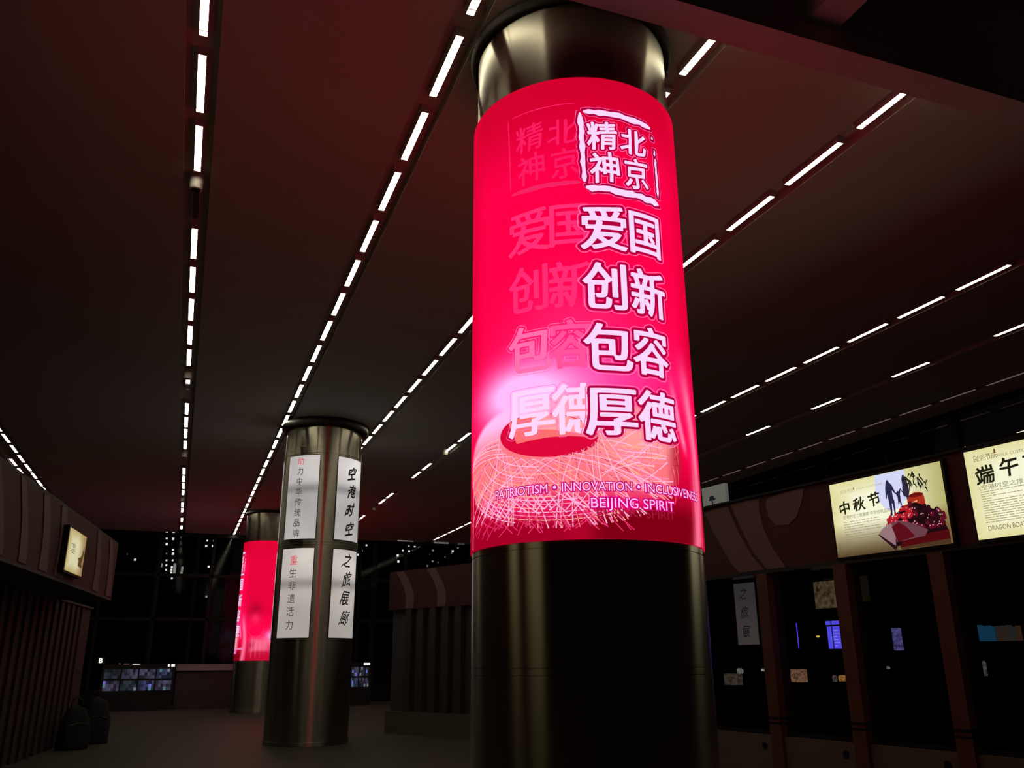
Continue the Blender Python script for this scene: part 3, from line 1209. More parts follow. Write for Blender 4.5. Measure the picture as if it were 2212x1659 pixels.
# the lit blue screen
scr = thing('display_screen', 'bright blue lit screen behind the second shop window', 'screen', tuple(K.at(K.uv(1803, 1372, -0.5)[0], K.uv(1803, 1402, -0.5)[1], -0.5)))
su0, sz1 = K.uv(1782, 1342, -0.5)
su1, sz0 = K.uv(1822, 1401, -0.5)
M_BLUE = ink('screen_blue', (92, 84, 255), 1.0)
mb = MB()
mb.obox(K.at(su0 - 0.02, sz0 - 0.02, -0.51), K.U * (su1 - su0 + 0.04), upl(sz1 - sz0 + 0.04), -K.N * 0.05)
adopt(mb.build('casing', M_PLASTIC), scr)
w_, h_ = su1 - su0, sz1 - sz0
for (a0, a1, c0, c1) in ((0, 0.32, 0.86, 1), (0.38, 1, 0.86, 1), (0.04, 0.34, 0, 0.80), (0.40, 1, 0, 0.80)):
    K.lay('lit_field', rect(su0 + a0 * w_, su0 + a1 * w_, sz0 + c0 * h_, sz0 + c1 * h_, 1), M_BLUE, scr, -0.508)
M_VIO = ink('screen_text', (190, 180, 255), 1.0)
for k in range(6):
    zz = sz0 + h_ * (0.10 + 0.11 * k)
    K.lay('screen_text', rect(su0 + 0.46 * w_, su0 + (0.62 + 0.3 * ((k * 37) % 10) / 10) * w_, zz, zz + 0.006, 1), M_VIO, scr, -0.506)
# blue neon line
mb = MB()
a0 = K.uv(1720, 1346, -0.55)
a1 = K.uv(1726, 1401, -0.55)
mb.tube([K.at(a0[0], a1[1], -0.55), K.at(a0[0], a0[1], -0.55)], 0.006)
tag(mb.build('neon_strip', ink('neon_blue', (80, 70, 255), 1.2)), 'thin upright blue light strip behind the second shop window', 'light')
# small yellow lamp
mb = MB()
c0 = K.uv(1767, 1375, -0.6)
mb.sphere(K.at(c0[0], c0[1], -0.6), 0.02, 8, 1.4, 1.4, 0.7)
tag(mb.build('small_lamp', ink('lamp_yellow', (225, 190, 60))), 'tiny yellow lamp left of the bright blue screen', 'lamp')


def goods(name, label, cat, px, off, rgb, shape='box'):
    pts = quad_on(K, px, off)
    u0, u1 = sorted((pts[0][0], pts[1][0]))
    z0, z1 = sorted((pts[0][1], pts[1][1]))
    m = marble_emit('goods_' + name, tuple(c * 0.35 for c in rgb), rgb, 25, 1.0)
    t = thing(name, label, cat, tuple(K.at((u0 + u1) / 2, z0, off)))
    mb = MB()
    w, h = u1 - u0, z1 - z0
    c = Vector(t.location)
    if shape == 'jar':
        mb.lathe([(0.001, 0), (w * 0.42, 0), (w * 0.5, h * 0.2), (w * 0.5, h * 0.65), (w * 0.3, h * 0.8)], 20)
        mb.build('body', m, t, True)
        mb = MB()
        mb.lathe([(w * 0.32, h * 0.8), (w * 0.34, h), (0.001, h)], 20)
        mb.build('lid', M_PLASTIC, t)
    else:
        mb.obox(K.U * (-w / 2), K.U * w, upl(h * 0.9), -K.N * 0.12)
        mb.build('body', m, t)
        mb = MB()
        mb.obox(K.U * (-w / 2) + upl(h * 0.9) + K.N * 0.005, K.U * w, upl(h * 0.1), -K.N * 0.13)
        mb.build('lid', M_BLACK, t)
    return t


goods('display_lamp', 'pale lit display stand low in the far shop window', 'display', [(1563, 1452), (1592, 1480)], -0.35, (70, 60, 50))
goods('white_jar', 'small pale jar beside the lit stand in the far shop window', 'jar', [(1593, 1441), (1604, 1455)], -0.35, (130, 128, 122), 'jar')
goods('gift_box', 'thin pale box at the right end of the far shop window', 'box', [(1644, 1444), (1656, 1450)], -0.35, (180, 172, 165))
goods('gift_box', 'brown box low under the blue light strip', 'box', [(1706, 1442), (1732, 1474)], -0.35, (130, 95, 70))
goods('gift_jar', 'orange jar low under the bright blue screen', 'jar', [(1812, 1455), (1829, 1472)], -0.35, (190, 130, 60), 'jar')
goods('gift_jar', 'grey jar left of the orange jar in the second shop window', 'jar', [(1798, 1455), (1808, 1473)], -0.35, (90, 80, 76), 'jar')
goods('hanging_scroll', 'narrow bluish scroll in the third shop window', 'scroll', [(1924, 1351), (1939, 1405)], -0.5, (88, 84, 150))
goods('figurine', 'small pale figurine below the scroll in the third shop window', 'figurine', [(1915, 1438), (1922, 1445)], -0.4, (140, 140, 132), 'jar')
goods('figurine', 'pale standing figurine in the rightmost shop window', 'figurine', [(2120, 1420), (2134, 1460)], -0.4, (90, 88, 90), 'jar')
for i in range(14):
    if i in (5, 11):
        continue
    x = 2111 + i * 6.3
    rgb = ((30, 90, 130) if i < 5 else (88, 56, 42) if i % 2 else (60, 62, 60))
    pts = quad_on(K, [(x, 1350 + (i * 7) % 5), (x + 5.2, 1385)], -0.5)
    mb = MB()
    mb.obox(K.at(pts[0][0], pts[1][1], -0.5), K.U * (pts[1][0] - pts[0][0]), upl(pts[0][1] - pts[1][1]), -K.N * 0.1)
    o = mb.build('book', ink('book_%d' % i, tuple(c * 0.6 for c in rgb)))  # glow put into the book colour; no lamp lights the shelf
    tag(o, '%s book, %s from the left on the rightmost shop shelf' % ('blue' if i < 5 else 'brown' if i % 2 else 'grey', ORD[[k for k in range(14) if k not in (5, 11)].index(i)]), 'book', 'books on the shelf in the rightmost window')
a0 = K.uv(2105, 1386, -0.5)
a1 = K.uv(2240, 1388, -0.5)
mb = MB()
mb.obox(K.at(a0[0], a0[1] - 0.02, -0.48), K.U * (a1[0] - a0[0]), upl(0.018), -K.N * 0.2)
tag(mb.build('shelf', M_BLACK), 'dark shelf under the blue and brown books', 'shelf')

# curved continuation of the booth behind the red column
seg = [K.at(-0.12, 0) - K.N * 0.02, Vector((5.89, 18.2, 0)), Vector((4.65, 20.7, 0))]
sh2 = thing('shop_booth', 'far brown shop booth with upright fins, seen between the two nearer columns', 'shop', (5.89, 18.2, 0))
for i in range(2):
    a, c = seg[i], seg[i + 1]
    U2 = (a - c).normalized()
    L = (a - c).length
    P2 = Plane(c, U2)
    zt = 3.62
    mb = MB()
    mb.obox(P2.at(0, 2.72, 0), U2 * L, upl(zt - 2.72), -P2.N * 0.22)
    adopt(mb.build('fascia', M_FASCIA), sh2)
    mb = MB()
    mb.obox(P2.at(0, 0.0, -0.15), U2 * L, upl(2.72), -P2.N * 0.1)
    adopt(mb.build('rear_panel', M_DARKWALL), sh2)
    mb = MB()
    mb.obox(P2.at(0, 0.0, 0.0), U2 * L, upl(0.48), -P2.N * 0.14)
    adopt(mb.build('base_panel', M_BASE), sh2)
    n = int(L / 0.42)
    for k in range(n):
        if i == 1 and k < 1:
            continue
        mb = MB()
        mb.obox(P2.at(0.2 + k * 0.42, 0.48, -0.01), U2 * 0.2, upl(2.24), -P2.N * 0.12)
        adopt(mb.build('fin', M_FLUTE), sh2)
    # wave shapes on the fascia
    for k in range(int(L / 1.1)):
        u = 0.25 + k * 1.1
        pts = []
        for t in np.linspace(0, 1, 12):
            pts.append((u + 0.30 * math.sin(t * 2.2) + 0.12 * t, zt - 0.02 - t * (zt - 2.76)))
        pts += [(x + 0.28, z) for x, z in pts[::-1]]
        P2.lay('wave_motif', poly(pts), M_WAVE, sh2, 0.010, 0.010)

# ------------------------------------------------------------------ festival light boxes on the fascia
M_CREAM = None


def vert_sheet(name, pl, u0, u1, z0, z1, fn, off, m, parent, nu=60, nz=40):
    mb = MB()
    vs, fs, cs = [], [], []
    for i in range(nu + 1):
        for j in range(nz + 1):
            s, t = i / nu, j / nz
            vs.append(pl.at(u0 + (u1 - u0) * s, z0 + (z1 - z0) * t, off))
            cs.append(S(*fn(s, t)))
    for i in range(nu):
        for j in range(nz):
            a = i * (nz + 1) + j
            fs.append((a, a + nz + 1, a + nz + 2, a + 1))
    me = bpy.data.meshes.new(name)
    me.from_pydata([tuple(v) for v in vs], [], fs)
    ca = me.color_attributes.new('print', 'FLOAT_COLOR', 'POINT')
    ca.data.foreach_set('color', np.array(cs, dtype=np.float32).ravel())
    me.materials.append(m)
    return adopt(link(name, me), parent)


M_PRINT = attr_emit('backlit_print', 1.0, 0.4)


def lerp3(a, b_, t):
    t = max(0.0, min(1.0, t))
    return tuple(x + (y - x) * t for x, y in zip(a, b_))


rn = random.Random(11)
blots = [(rn.random() * 1.2, rn.random(), rn.uniform(0.05, 0.2), rn.uniform(-1, 1)) for _ in range(40)]


def paper(s, t, warm=(226, 220, 160), pale=(247, 246, 214)):
    d = sum(w * math.exp(-((s - a) ** 2 + (t - c) ** 2) / r ** 2) for a, c, r, w in blots)
    ed = min(s, 1 - s, t, 1 - t)
    c = lerp3(warm, pale, ed * 5 + 0.22 * d)  # backlight fall-off towards the edges painted into the paper colour
    return tuple(max(0, min(255, x)) for x in c)


def box_paper_1(s, t):
    c = paper(s, t)
    k = (0.44 - t) / 0.42
    if s < 0.75:
        c = lerp3(c, (88, 68, 44), k * 0.95 * (1 if s < 0.55 else max(0, (0.75 - s) / 0.2)))
    if s > 0.62:
        c = lerp3(c, (176, 170, 104), (s - 0.62) * 2.2)
        c = lerp3(c, (120, 92, 56), (0.5 - t) * 2.5 * (s - 0.62) * 4)
    return c


def light_box(name, label, pl, u0, u1, z0, z1, fn, off=0.10):
    t = thing(name, label, 'light box', tuple(pl.at((u0 + u1) / 2, z0, off - 0.05)))
    mb = MB()
    mb.obox(pl.at(u0 - 0.03, z0 - 0.03, off - 0.006), pl.U * (u1 - u0 + 0.06), upl(z1 - z0 + 0.06), -pl.N * (off - 0.030))
    adopt(mb.build('casing', M_BLACK), t)
    sh = vert_sheet('lit_face', pl, u0, u1, z0, z1, fn, off, M_PRINT, t)
    return t, sh


bu0, bz1 = K.uv(1791, 1048, 0.1)
bu1, bz0 = K.uv(2060, 1176, 0.1)
_, bz0b = K.uv(1803, 1204, 0.1)
_, bz1b = K.uv(2042, 994, 0.1)
bz0, bz1 = (bz0 + bz0b) / 2, (bz1 + bz1b) / 2
lb1, lf1 = light_box('light_box', 'cream lit sign with family silhouettes and dark red fruit on the right fascia', K, bu0, bu1, bz0, bz1, box_paper_1)
BW, BH = bu1 - bu0, bz1 - bz0


def on1(s, t):
    return bu0 + s * BW, bz0 + t * BH


INKC = {}


def inkc(*rgb):
    if rgb not in INKC:
        INKC[rgb] = ink('print_%d_%d_%d' % rgb, rgb)
    return INKC[rgb]


def lay1(name, geo, rgb, off):
    return K.lay(name, geo, inkc(*rgb), lf1, 0.10 + off) if False else K_lay(K, name, geo, inkc(*rgb), lf1, 0.10 + off)


def K_lay(pl, name, geo, m, parent, off):
    o = pl.lay(name, geo, m, None, off)
    o.parent = parent
    o.matrix_parent_inverse = parent.matrix_parent_inverse.copy()
    # the parent itself sits at its own parent's frame; keep world place
    o.matrix_parent_inverse = Matrix.Identity(4)
    return o


def P1(pts):
    return [on1(s, t) for s, t in pts]


lay1('moon', poly(P1([(0.44, 0.995), (0.43, 0.80), (0.46, 0.62), (0.50, 0.54), (0.56, 0.50), (0.63, 0.53), (0.69, 0.62), (0.71, 0.78), (0.70, 0.995)])), (212, 216, 246), 0.002)
man = [(0.535, 0.90), (0.550, 0.905), (0.560, 0.87), (0.580, 0.83), (0.605, 0.72), (0.598, 0.71), (0.575, 0.76), (0.577, 0.66), (0.585, 0.62), (0.582, 0.48), (0.590, 0.44), (0.570, 0.44), (0.568, 0.58), (0.560, 0.60), (0.552, 0.44), (0.530, 0.44),
       (0.540, 0.50), (0.535, 0.64), (0.530, 0.72), (0.520, 0.66), (0.512, 0.67), (0.520, 0.80), (0.528, 0.86)]
lay1('family_silhouette', poly(P1(man)), (42, 40, 74), 0.004)
kid = [(0.612, 0.72), (0.622, 0.745), (0.632, 0.73), (0.648, 0.77), (0.652, 0.76), (0.640, 0.69), (0.640, 0.60), (0.645, 0.55), (0.634, 0.55), (0.628, 0.60), (0.622, 0.57), (0.614, 0.57), (0.616, 0.66), (0.600, 0.74), (0.597, 0.73)]
lay1('family_silhouette', poly(P1(kid)), (44, 40, 72), 0.004)
wom = [(0.678, 0.92), (0.692, 0.93), (0.700, 0.88), (0.718, 0.80), (0.722, 0.70), (0.706, 0.63), (0.702, 0.56), (0.694, 0.56), (0.692, 0.64), (0.668, 0.66), (0.664, 0.72), (0.650, 0.77), (0.647, 0.755), (0.662, 0.70), (0.670, 0.80), (0.670, 0.88)]
lay1('family_silhouette', poly(P1(wom)), (48, 40, 66), 0.004)
lv = []
for k in range(30):
    s, t = rn.uniform(0.68, 0.88), rn.uniform(0.78, 0.97)
    if s > 0.8:
        t -= 0.06
    a = rn.uniform(-2.3, -0.8)
    L = rn.uniform(0.03, 0.06)
    p0 = on1(s, t)
    lv.append(strip(p0, (p0[0] + L * BW * math.cos(a), p0[1] + L * BW * math.sin(a)), 0.022, 0.003, 0.006, 3))
lay1('bamboo_leaves', merge(lv), (26, 30, 16), 0.004)
jar = [(0.695, 0.60), (0.715, 0.66), (0.760, 0.68), (0.810, 0.67), (0.835, 0.62), (0.838, 0.50), (0.860, 0.42), (0.70, 0.42), (0.705, 0.52)]
lay1('red_jar', poly(P1(jar)), (168, 44, 26), 0.005)
lay1('jar_rim', ellipse(*on1(0.770, 0.645), 0.062 * BW, 0.025 * BH, 28), (104, 20, 16), 0.006)
lay1('jar_highlight', merge([strip(on1(0.705, 0.565), on1(0.775, 0.575), 0.012, 0.018, -0.01, 4), strip(on1(0.735, 0.680), on1(0.815, 0.672), 0.007, 0.007, 0.01, 4)]), (245, 175, 120), 0.007)
mound = [(0.455, 0.20), (0.475, 0.30), (0.53, 0.33), (0.58, 0.45), (0.66, 0.54), (0.75, 0.56), (0.83, 0.50), (0.91, 0.42), (0.955, 0.30), (0.985, 0.16), (0.99, 0.05), (0.55, 0.05)]
lay1('fruit_heap', poly(P1(mound)), (26, 6, 12), 0.008)
fr = {0: [], 1: [], 2: [], 3: []}
for k in range(170):
    s = rn.uniform(0.49, 0.97)
    top = 0.30 + 0.26 * math.sin(PI * (s - 0.44) / 0.58)
    t = rn.uniform(0.22, top)
    r_ = rn.uniform(0.012, 0.019) * BW
    kind = (0 if s < 0.72 and rn.random() < 0.6 else 1 if rn.random() < 0.35 else 2)
    fr[kind].append(ellipse(*on1(s, t), r_, r_, 14))
    if rn.random() < 0.5:
        fr[3].append(ellipse(on1(s, t)[0] - r_ * 0.3, on1(s, t)[1] + r_ * 0.35, r_ * 0.25, r_ * 0.25, 8))
lay1('fruit_print', merge(fr[2]), (44, 10, 20), 0.009)
lay1('fruit_print', merge(fr[1]), (96, 14, 34), 0.010)
lay1('fruit_print', merge(fr[0]), (176, 26, 38), 0.011)
lay1('fruit_glint', merge(fr[3]), (226, 170, 178), 0.012)
lay1('table_edge', poly(P1([(0.58, 0.03), (0.99, 0.06), (0.99, 0.17), (0.62, 0.14)])), (78, 8, 14), 0.013)
lay1('table_edge', poly(P1([(0.60, 0.0), (0.99, 0.0), (0.99, 0.06), (0.58, 0.03)])), (74, 50, 30), 0.013)
lay1('paper_cone', poly(P1([(0.415, 0.235), (0.455, 0.30), (0.53, 0.345), (0.56, 0.24), (0.545, 0.02), (0.53, 0.02), (0.43, 0.16)])), (150, 116, 122), 0.014)
lay1('paper_cone', poly(P1([(0.53, 0.345), (0.61, 0.36), (0.72, 0.30), (0.83, 0.20), (0.80, 0.13), (0.56, 0.10), (0.555, 0.24)])), (106, 62, 72), 0.014)
lay1('paper_cone', poly(P1([(0.535, 0.30), (0.60, 0.345), (0.66, 0.27), (0.72, 0.14), (0.57, 0.10)])), (92, 12, 26), 0.016)
lay1('cone_shadow_line', strip(on1(0.412, 0.225), on1(0.55, 0.02), 0.012, 0.05, 0.0, 2), (40, 16, 18), 0.015)


def chars(lay, s, places, size, rgb, off, warp=0.03, bold=-0.026):
    for ch, (u, z) in zip(s, places):
        lay('title_character', xf(glyph_solid(ch, bold, 0.95, warp), u, z, size, size * 0.95), rgb, off)


chars(lay1, '中秋节', [on1(0.125, 0.645), on1(0.265, 0.665), on1(0.410, 0.690)], 0.17, (34, 32, 14), 0.004)


def flat_text(lay, name, txt, u, z, h, w, rgb, off):
    v, f = text_geo(txt, 1.0, 0.0, 'LEFT')
    x0, x1 = min(q[0] for q in v), max(q[0] for q in v)
    k = w / (x1 - x0)
    lay(name, ([(u + (x - x0) * k, z + y * h) for x, y in v], f), rgb, off)


flat_text(lay1, 'small_heading', '民俗节庆', *on1(0.105, 0.845), 0.055, 0.20, (170, 166, 116), 0.004)
flat_text(lay1, 'small_heading', 'FOLK CUSTOMS', *on1(0.26, 0.86), 0.035, 0.38, (176, 172, 124), 0.004)
lay1('small_mark', ellipse(*on1(0.235, 0.885), 0.008, 0.02, 12), (120, 70, 40), 0.004)
flat_text(lay1, 'subtitle', '空港时空之旅展廊 中华传统品牌', *on1(0.10, 0.50), 0.052, 0.70, (118, 116, 80), 0.004)
dashes = []
for k in range(9):
    t = 0.455 - k * 0.033
    x = 0.10
    while x < 0.42:
        w = rn.uniform(0.015, 0.07)
        if k not in (2, 5) or x < 0.25:
            p0, p1 = on1(x, t), on1(min(0.44, x + w), t)
            dashes.append(strip(p0, p1, 0.007))
        x += w + rn.uniform(0.004, 0.012)
lay1('body_text_lines', merge(dashes), (150, 140, 96), 0.004)

# second light box, running out of the picture on the right
cu0, cz1 = K.uv(2081, 978, 0.1)
cu1 = cu0 + BW
_, cz0 = K.uv(2105, 1168, 0.1)
lb2, lf2 = light_box('light_box', 'cream lit sign full of small text, cut by the right picture edge', K, cu0, cu1, cz0, cz1, paper)
CW, CH = cu1 - cu0, cz1 - cz0


def on2(s, t):
    return cu0 + s * CW, cz0 + t * CH


def lay2(name, geo, rgb, off):
    return K_lay(K, name, geo, inkc(*rgb), lf2, 0.10 + off)


chars(lay2, '端午节', [on2(0.125, 0.70), on2(0.30, 0.745), on2(0.47, 0.76)], 0.205, (30, 32, 18), 0.004)
flat_text(lay2, 'small_heading', '民俗节庆', *on2(0.065, 0.87), 0.075, 0.27, (112, 96, 62), 0.004)
flat_text(lay2, 'small_heading', 'FOLK CUSTOMS AND', *on2(0.235, 0.87), 0.045, 0.50, (150, 140, 96), 0.004)
lay2('small_mark', ellipse(*on2(0.222, 0.945), 0.010, 0.026, 12), (110, 66, 36), 0.004)
flat_text(lay2, 'subtitle', '(空港时空之旅展廊/中华传统品牌)', *on2(0.07, 0.540), 0.062, 1.16, (112, 106, 74), 0.004)
dashes = []
for k in range(14):
    t = 0.515 - k * 0.026
    x = 0.075
    while x < 0.60:
        w = rn.uniform(0.015, 0.08)
        if k not in (1, 3) or x < 0.15:
            p0, p1 = on2(x, t), on2(x + w, t)
            dashes.append(strip(p0, p1, 0.008))
        x += w + rn.uniform(0.004, 0.012)
lay2('body_text_lines', merge(dashes), (158, 150, 112), 0.004)
flat_text(lay2, 'lower_title', 'DRAGON BOAT FESTIVAL', *on2(0.085, 0.085), 0.072, 0.66, (110, 92, 50), 0.004)

# pale sign with a small tree on top of the fascia, and a small bracket beside it
pu0, pz1 = K.uv(1516, 1064, 0.0)
pu1, pz0 = K.uv(1570, 1098, 0.0)
sg = thing('tree_sign', 'small pale sign with a black tree shape above the right fascia beside the red column', 'sign', tuple(K.at((pu0 + pu1) / 2, Z1F + 0.03, 0)))
mb = MB()
mb.obox(K.at(pu0, Z1F + 0.04, 0.0), K.U * (pu1 - pu0), upl(pz1 - Z1F + 0.02), -K.N * 0.06)
adopt(mb.build('board', mat('pale_sign', (0.3, 0.32, 0.3, 1), 0.6, emit=S(72, 76, 72), power=1.0)), sg)
tcx, tcz = K.uv(1538, 1082, 0.0)
tg = merge([ellipse(tcx, tcz + 0.05, 0.055, 0.026, 20), ellipse(tcx - 0.03, tcz + 0.02, 0.035, 0.018, 16), ellipse(tcx + 0.05, tcz + 0.02, 0.035, 0.018, 16),
            strip((tcx - 0.01, tcz + 0.04), (tcx + 0.01, tcz - 0.07), 0.016, 0.03, 0.012, 5), strip((tcx - 0.04, tcz - 0.075), (tcx + 0.05, tcz - 0.075), 0.018)])
K.lay('tree_shape', tg, K_BLACK, sg, 0.004)

# ------------------------------------------------------------------ left-hand shops
a, c = Vector((-3.00, 2.5, 0)), Vector((-0.95, 21.4, 0))
LU = (c - a).normalized()
LP = Plane(a, LU)
LL = (c - a).length
lft = thing('shop_booth', 'dark brown shop booth with fluted wall along the left edge', 'shop', tuple(a))
mb = MB()
LF = LP.uv(246, 1250, 0.0)[0]
mb.obox(LP.at(0, 2.74, 0.0), LU * LF, upl(1.02), -LP.N * 0.25)
adopt(mb.build('fascia', M_FASCIA), lft)
mb = MB()
mb.obox(LP.at(0, 0.0, -0.95), LU * LL, upl(2.74), -LP.N * 0.1)
adopt(mb.build('wall', M_FLUTE), lft)
mb = MB()
mb.obox(LP.at(0, 2.70, 0.0), LU * LF, upl(0.04), -LP.N * 1.0)
mb.obox(LP.at(LF, 2.70, -0.88), LU * (LL - LF), upl(0.04), -LP.N * 0.2)
adopt(mb.build('soffit', M_DARKWALL), lft)
mb = MB()
mb.obox(LP.at(0, 3.76, 0.0), LU * LF, upl(0.03), -LP.N * 3.0)
adopt(mb.build('roof', M_BLACK), lft)
mb = MB()
mb.obox(LP.at(LL, 0, -0.95), LU * 0.1, upl(2.69), -LP.N * 2.0)
adopt(mb.build('end_wall', M_FLUTE), lft)
for k in range(40):
    mb = MB()
    mb.obox(LP.at(0.15 + k * 0.46, 0.0, -0.91), LU * 0.22, upl(2.70), -LP.N * 0.04)
    adopt(mb.build('fin', M_FLUTE), lft)
for (ua, ub, w1_) in ((8.1, 8.6, 0.35), (9.2, 9.65, 0.30), (10.3, 10.6, 0.38), (11.3, 11.45, 0.42), (13.9, 14.1, 0.4), (15.0, 15.3, 0.4)):
    pts = [(ua + (ub - ua) * t + 0.10 * math.sin(3 * t), 3.74 - 0.98 * t) for t in np.linspace(0, 1, 12)]
    pts += [(u + w1_ * (0.75 + 0.4 * (3.74 - z)), z) for u, z in pts[::-1]]
    LP.lay('wave_motif', poly(pts), M_WAVE, lft, 0.012, 0.012)
lu0, lz1 = LP.uv(152, 1135, 0.1)
lu1, lz0 = LP.uv(188, 1248, 0.1)
_, lz0b = LP.uv(138, 1234, 0.1)
_, lz1b = LP.uv(186, 1162, 0.1)
lu0 = LP.uv(145, 1190, 0.1)[0]
lu1 = LP.uv(182, 1200, 0.1)[0]
lz0, lz1 = (lz0 + lz0b) / 2, (lz1 + lz1b) / 2


def left_paper(s, t):
    c = paper(s, t, (186, 166, 110), (214, 208, 166))
    if s > 0.6:
        c = lerp3(c, (140, 104, 62), (s - 0.6) * 2.0)
    return c


lb3, lf3 = light_box('light_box', 'dim cream lit sign at the far end of the left fascia', LP, lu0, lu1, lz0, lz1, left_paper)
lw_, lh_ = lu1 - lu0, lz1 - lz0
marks = []
for i in range(2):                                       # two blurred brush characters, too small to read
    cx_, cz_ = lu0 + lw_ * 0.30, lz0 + lh_ * (0.62 - 0.13 * i)
    for (xa, za, xb, zb) in ((-0.12, 0.035, 0.12, 0.045), (-0.14, 0.0, 0.14, 0.01), (0.0, 0.05, -0.02, -0.05), (-0.12, -0.04, 0.10, -0.03)):
        marks.append(strip((cx_ + xa * lw_, cz_ + za * lh_), (cx_ + xb * lw_, cz_ + zb * lh_), lh_ * 0.014, lh_ * 0.010))
K_lay(LP, 'title_marks', merge(marks), inkc(96, 92, 60), lf3, 0.104)
K_lay(LP, 'plant_stroke', merge([strip((lu0 + lw_ * 0.92, lz0 + lh_ * 0.72), (lu0 + lw_ * 0.70, lz0 + lh_ * 0.32), lw_ * 0.06, lw_ * 0.14, lw_ * 0.07, 8),
                                 strip((lu0 + lw_ * 0.70, lz0 + lh_ * 0.32), (lu0 + lw_ * 0.92, lz0 + lh_ * 0.22), lw_ * 0.12, lw_ * 0.03, 0, 3)]), inkc(84, 62, 36), lf3, 0.104)


for (ya, yb, nm) in ((3.2, 4.9, 'cream lit sign nearest the camera on the left fascia'), (5.7, 6.6, 'cream lit sign second nearest the camera on the left fascia')):
    k_ = 1.0 / LU.y
    light_box('light_box', nm, LP, (ya - 2.5) * k_, (yb - 2.5) * k_, 2.80, 3.72, left_paper)

# ------------------------------------------------------------------ dark bags by the left wall
def bag(label, x, y, sx, sy, h, seed, rz):
    t = thing('travel_bag', label, 'bag', (x, y, 0), rz)
    rs = random.Random(seed)
    mb = MB()
    n, m = 24, 12
    vs, fs = [], []
    for j in range(m + 1):
        q = j / m
        k = (1 - 0.55 * q ** 2.2) * (1 if j < m else 0.02) * (0.92 + 0.08 * math.sin(3 * q))
        for i in range(n):
            a = 2 * PI * i / n
            e = 0.72
            ca, sa = math.cos(a), math.sin(a)
            rx = math.copysign(abs(ca) ** e, ca) * sx * k
            ry = math.copysign(abs(sa) ** e, sa) * sy * k
            w = 1 + 0.05 * math.sin(3 * a + seed + 4 * q)
            vs.append((rx * w, ry * w, h * min(q, 0.985 + 0.015 * q)))
    for j in range(m):
        for i in range(n):
            l = (i + 1) % n
            fs.append((j * n + i, j * n + l, (j + 1) * n + l, (j + 1) * n + i))
    fs.append(tuple(range(n))[::-1])
    fs.append(tuple(m * n + i for i in range(n)))
    mb.add(vs, fs)
    mb.build('body', M_CLOTH, t, True)
    mb = MB()
    mb.tube([(-sx * 0.35 + 0.0 * 1, 0, h * 0.93)] + [(-sx * 0.35 * math.cos(PI * k / 10), 0, h * 0.97 + 0.16 * math.sin(PI * k / 10)) for k in range(1, 10)] + [(sx * 0.35, 0, h * 0.93)], 0.014)
    mb.build('handle', M_PLASTIC, t, True)
    mb = MB()
    mb.tube([(-sx * 0.55, -sy * 0.80, h * 0.55), (0, -sy * 0.86, h * 0.6), (sx * 0.55, -sy * 0.80, h * 0.55)], 0.008)
    mb.build('zip', M_DARKSTEEL, t)


bag('bulky black bag on the floor by the left booth, nearer of two', -1.70, 19.4, 0.30, 0.24, 0.80, 1, 0.5)
bag('bulky black bag on the floor by the left booth, farther of two', -1.44, 20.6, 0.33, 0.26, 0.90, 5, 0.3)

# ------------------------------------------------------------------ far end: ticket machines, counter, lit windows outside


def machine(label, x0, x1, y, z0, z1, group, cols=4):
    t = thing('ticket_machine', label, 'machine', ((x0 + x1) / 2, y, 0), 0, group)
    w = x1 - x0
    mb = MB()
    mb.box(-w / 2, w / 2, 0, 0.45, 0.0, z1 + 0.12)
    mb.build('cabinet', M_PLASTIC, t)
    ch = (z1 - z0)
    rs = random.Random(int(x0 * 100))
    for i in range(cols):
        for j in range(2):
            u0 = -w / 2 + 0.08 + i * (w - 0.12) / cols
            uw = (w - 0.12) / cols - 0.05
            a = z0 + 0.04 + j * ch * 0.49
            hgt = ch * 0.40
            sc = MB()
            base = rs.choice(((34, 36, 58), (30, 34, 50), (40, 38, 52), (26, 30, 36)))
            nx_, nz_ = 6, 3
            for p in range(nx_):
                for q in range(nz_):
                    f_ = rs.uniform(0.45, 1.7)
                    colr = tuple(min(255, cc * f_) for cc in base)
                    if rs.random() < 0.10:
                        colr = rs.choice(((100, 104, 190), (70, 110, 120), (110, 110, 130)))
                    xa, xb = u0 + uw * p / nx_, u0 + uw * (p + 1) / nx_
                    za, zb = a + hgt * q / nz_, a + hgt * (q + 1) / nz_
                    sc.add([(xa, -0.006, za), (xb, -0.006, za), (xb, -0.006, zb), (xa, -0.006, zb)], [(0, 1, 2, 3)], S(*colr))
            sc.build('screen', M_PRINT, t)
    return t, w


mt, w = machine('wide black machine with two rows of lit screens at the far left end', -2.35, 0.02, 34.0, 0.62, 1.42, 'machines at the far end')
K_WHITE = ink('sign_white', (245, 245, 240))


def front_text(t, txt, x, z, h, w, name='letter'):
    v, f = text_geo(txt, 1.0, 0.03, 'LEFT')
    x0, x1 = min(q[0] for q in v), max(q[0] for q in v)
    mb = MB()
    mb.add([(x + (q[0] - x0) / (x1 - x0) * w, -0.012, z + q[1] * h) for q in v], [p for p in f])
    mb.build(name, K_WHITE, t)


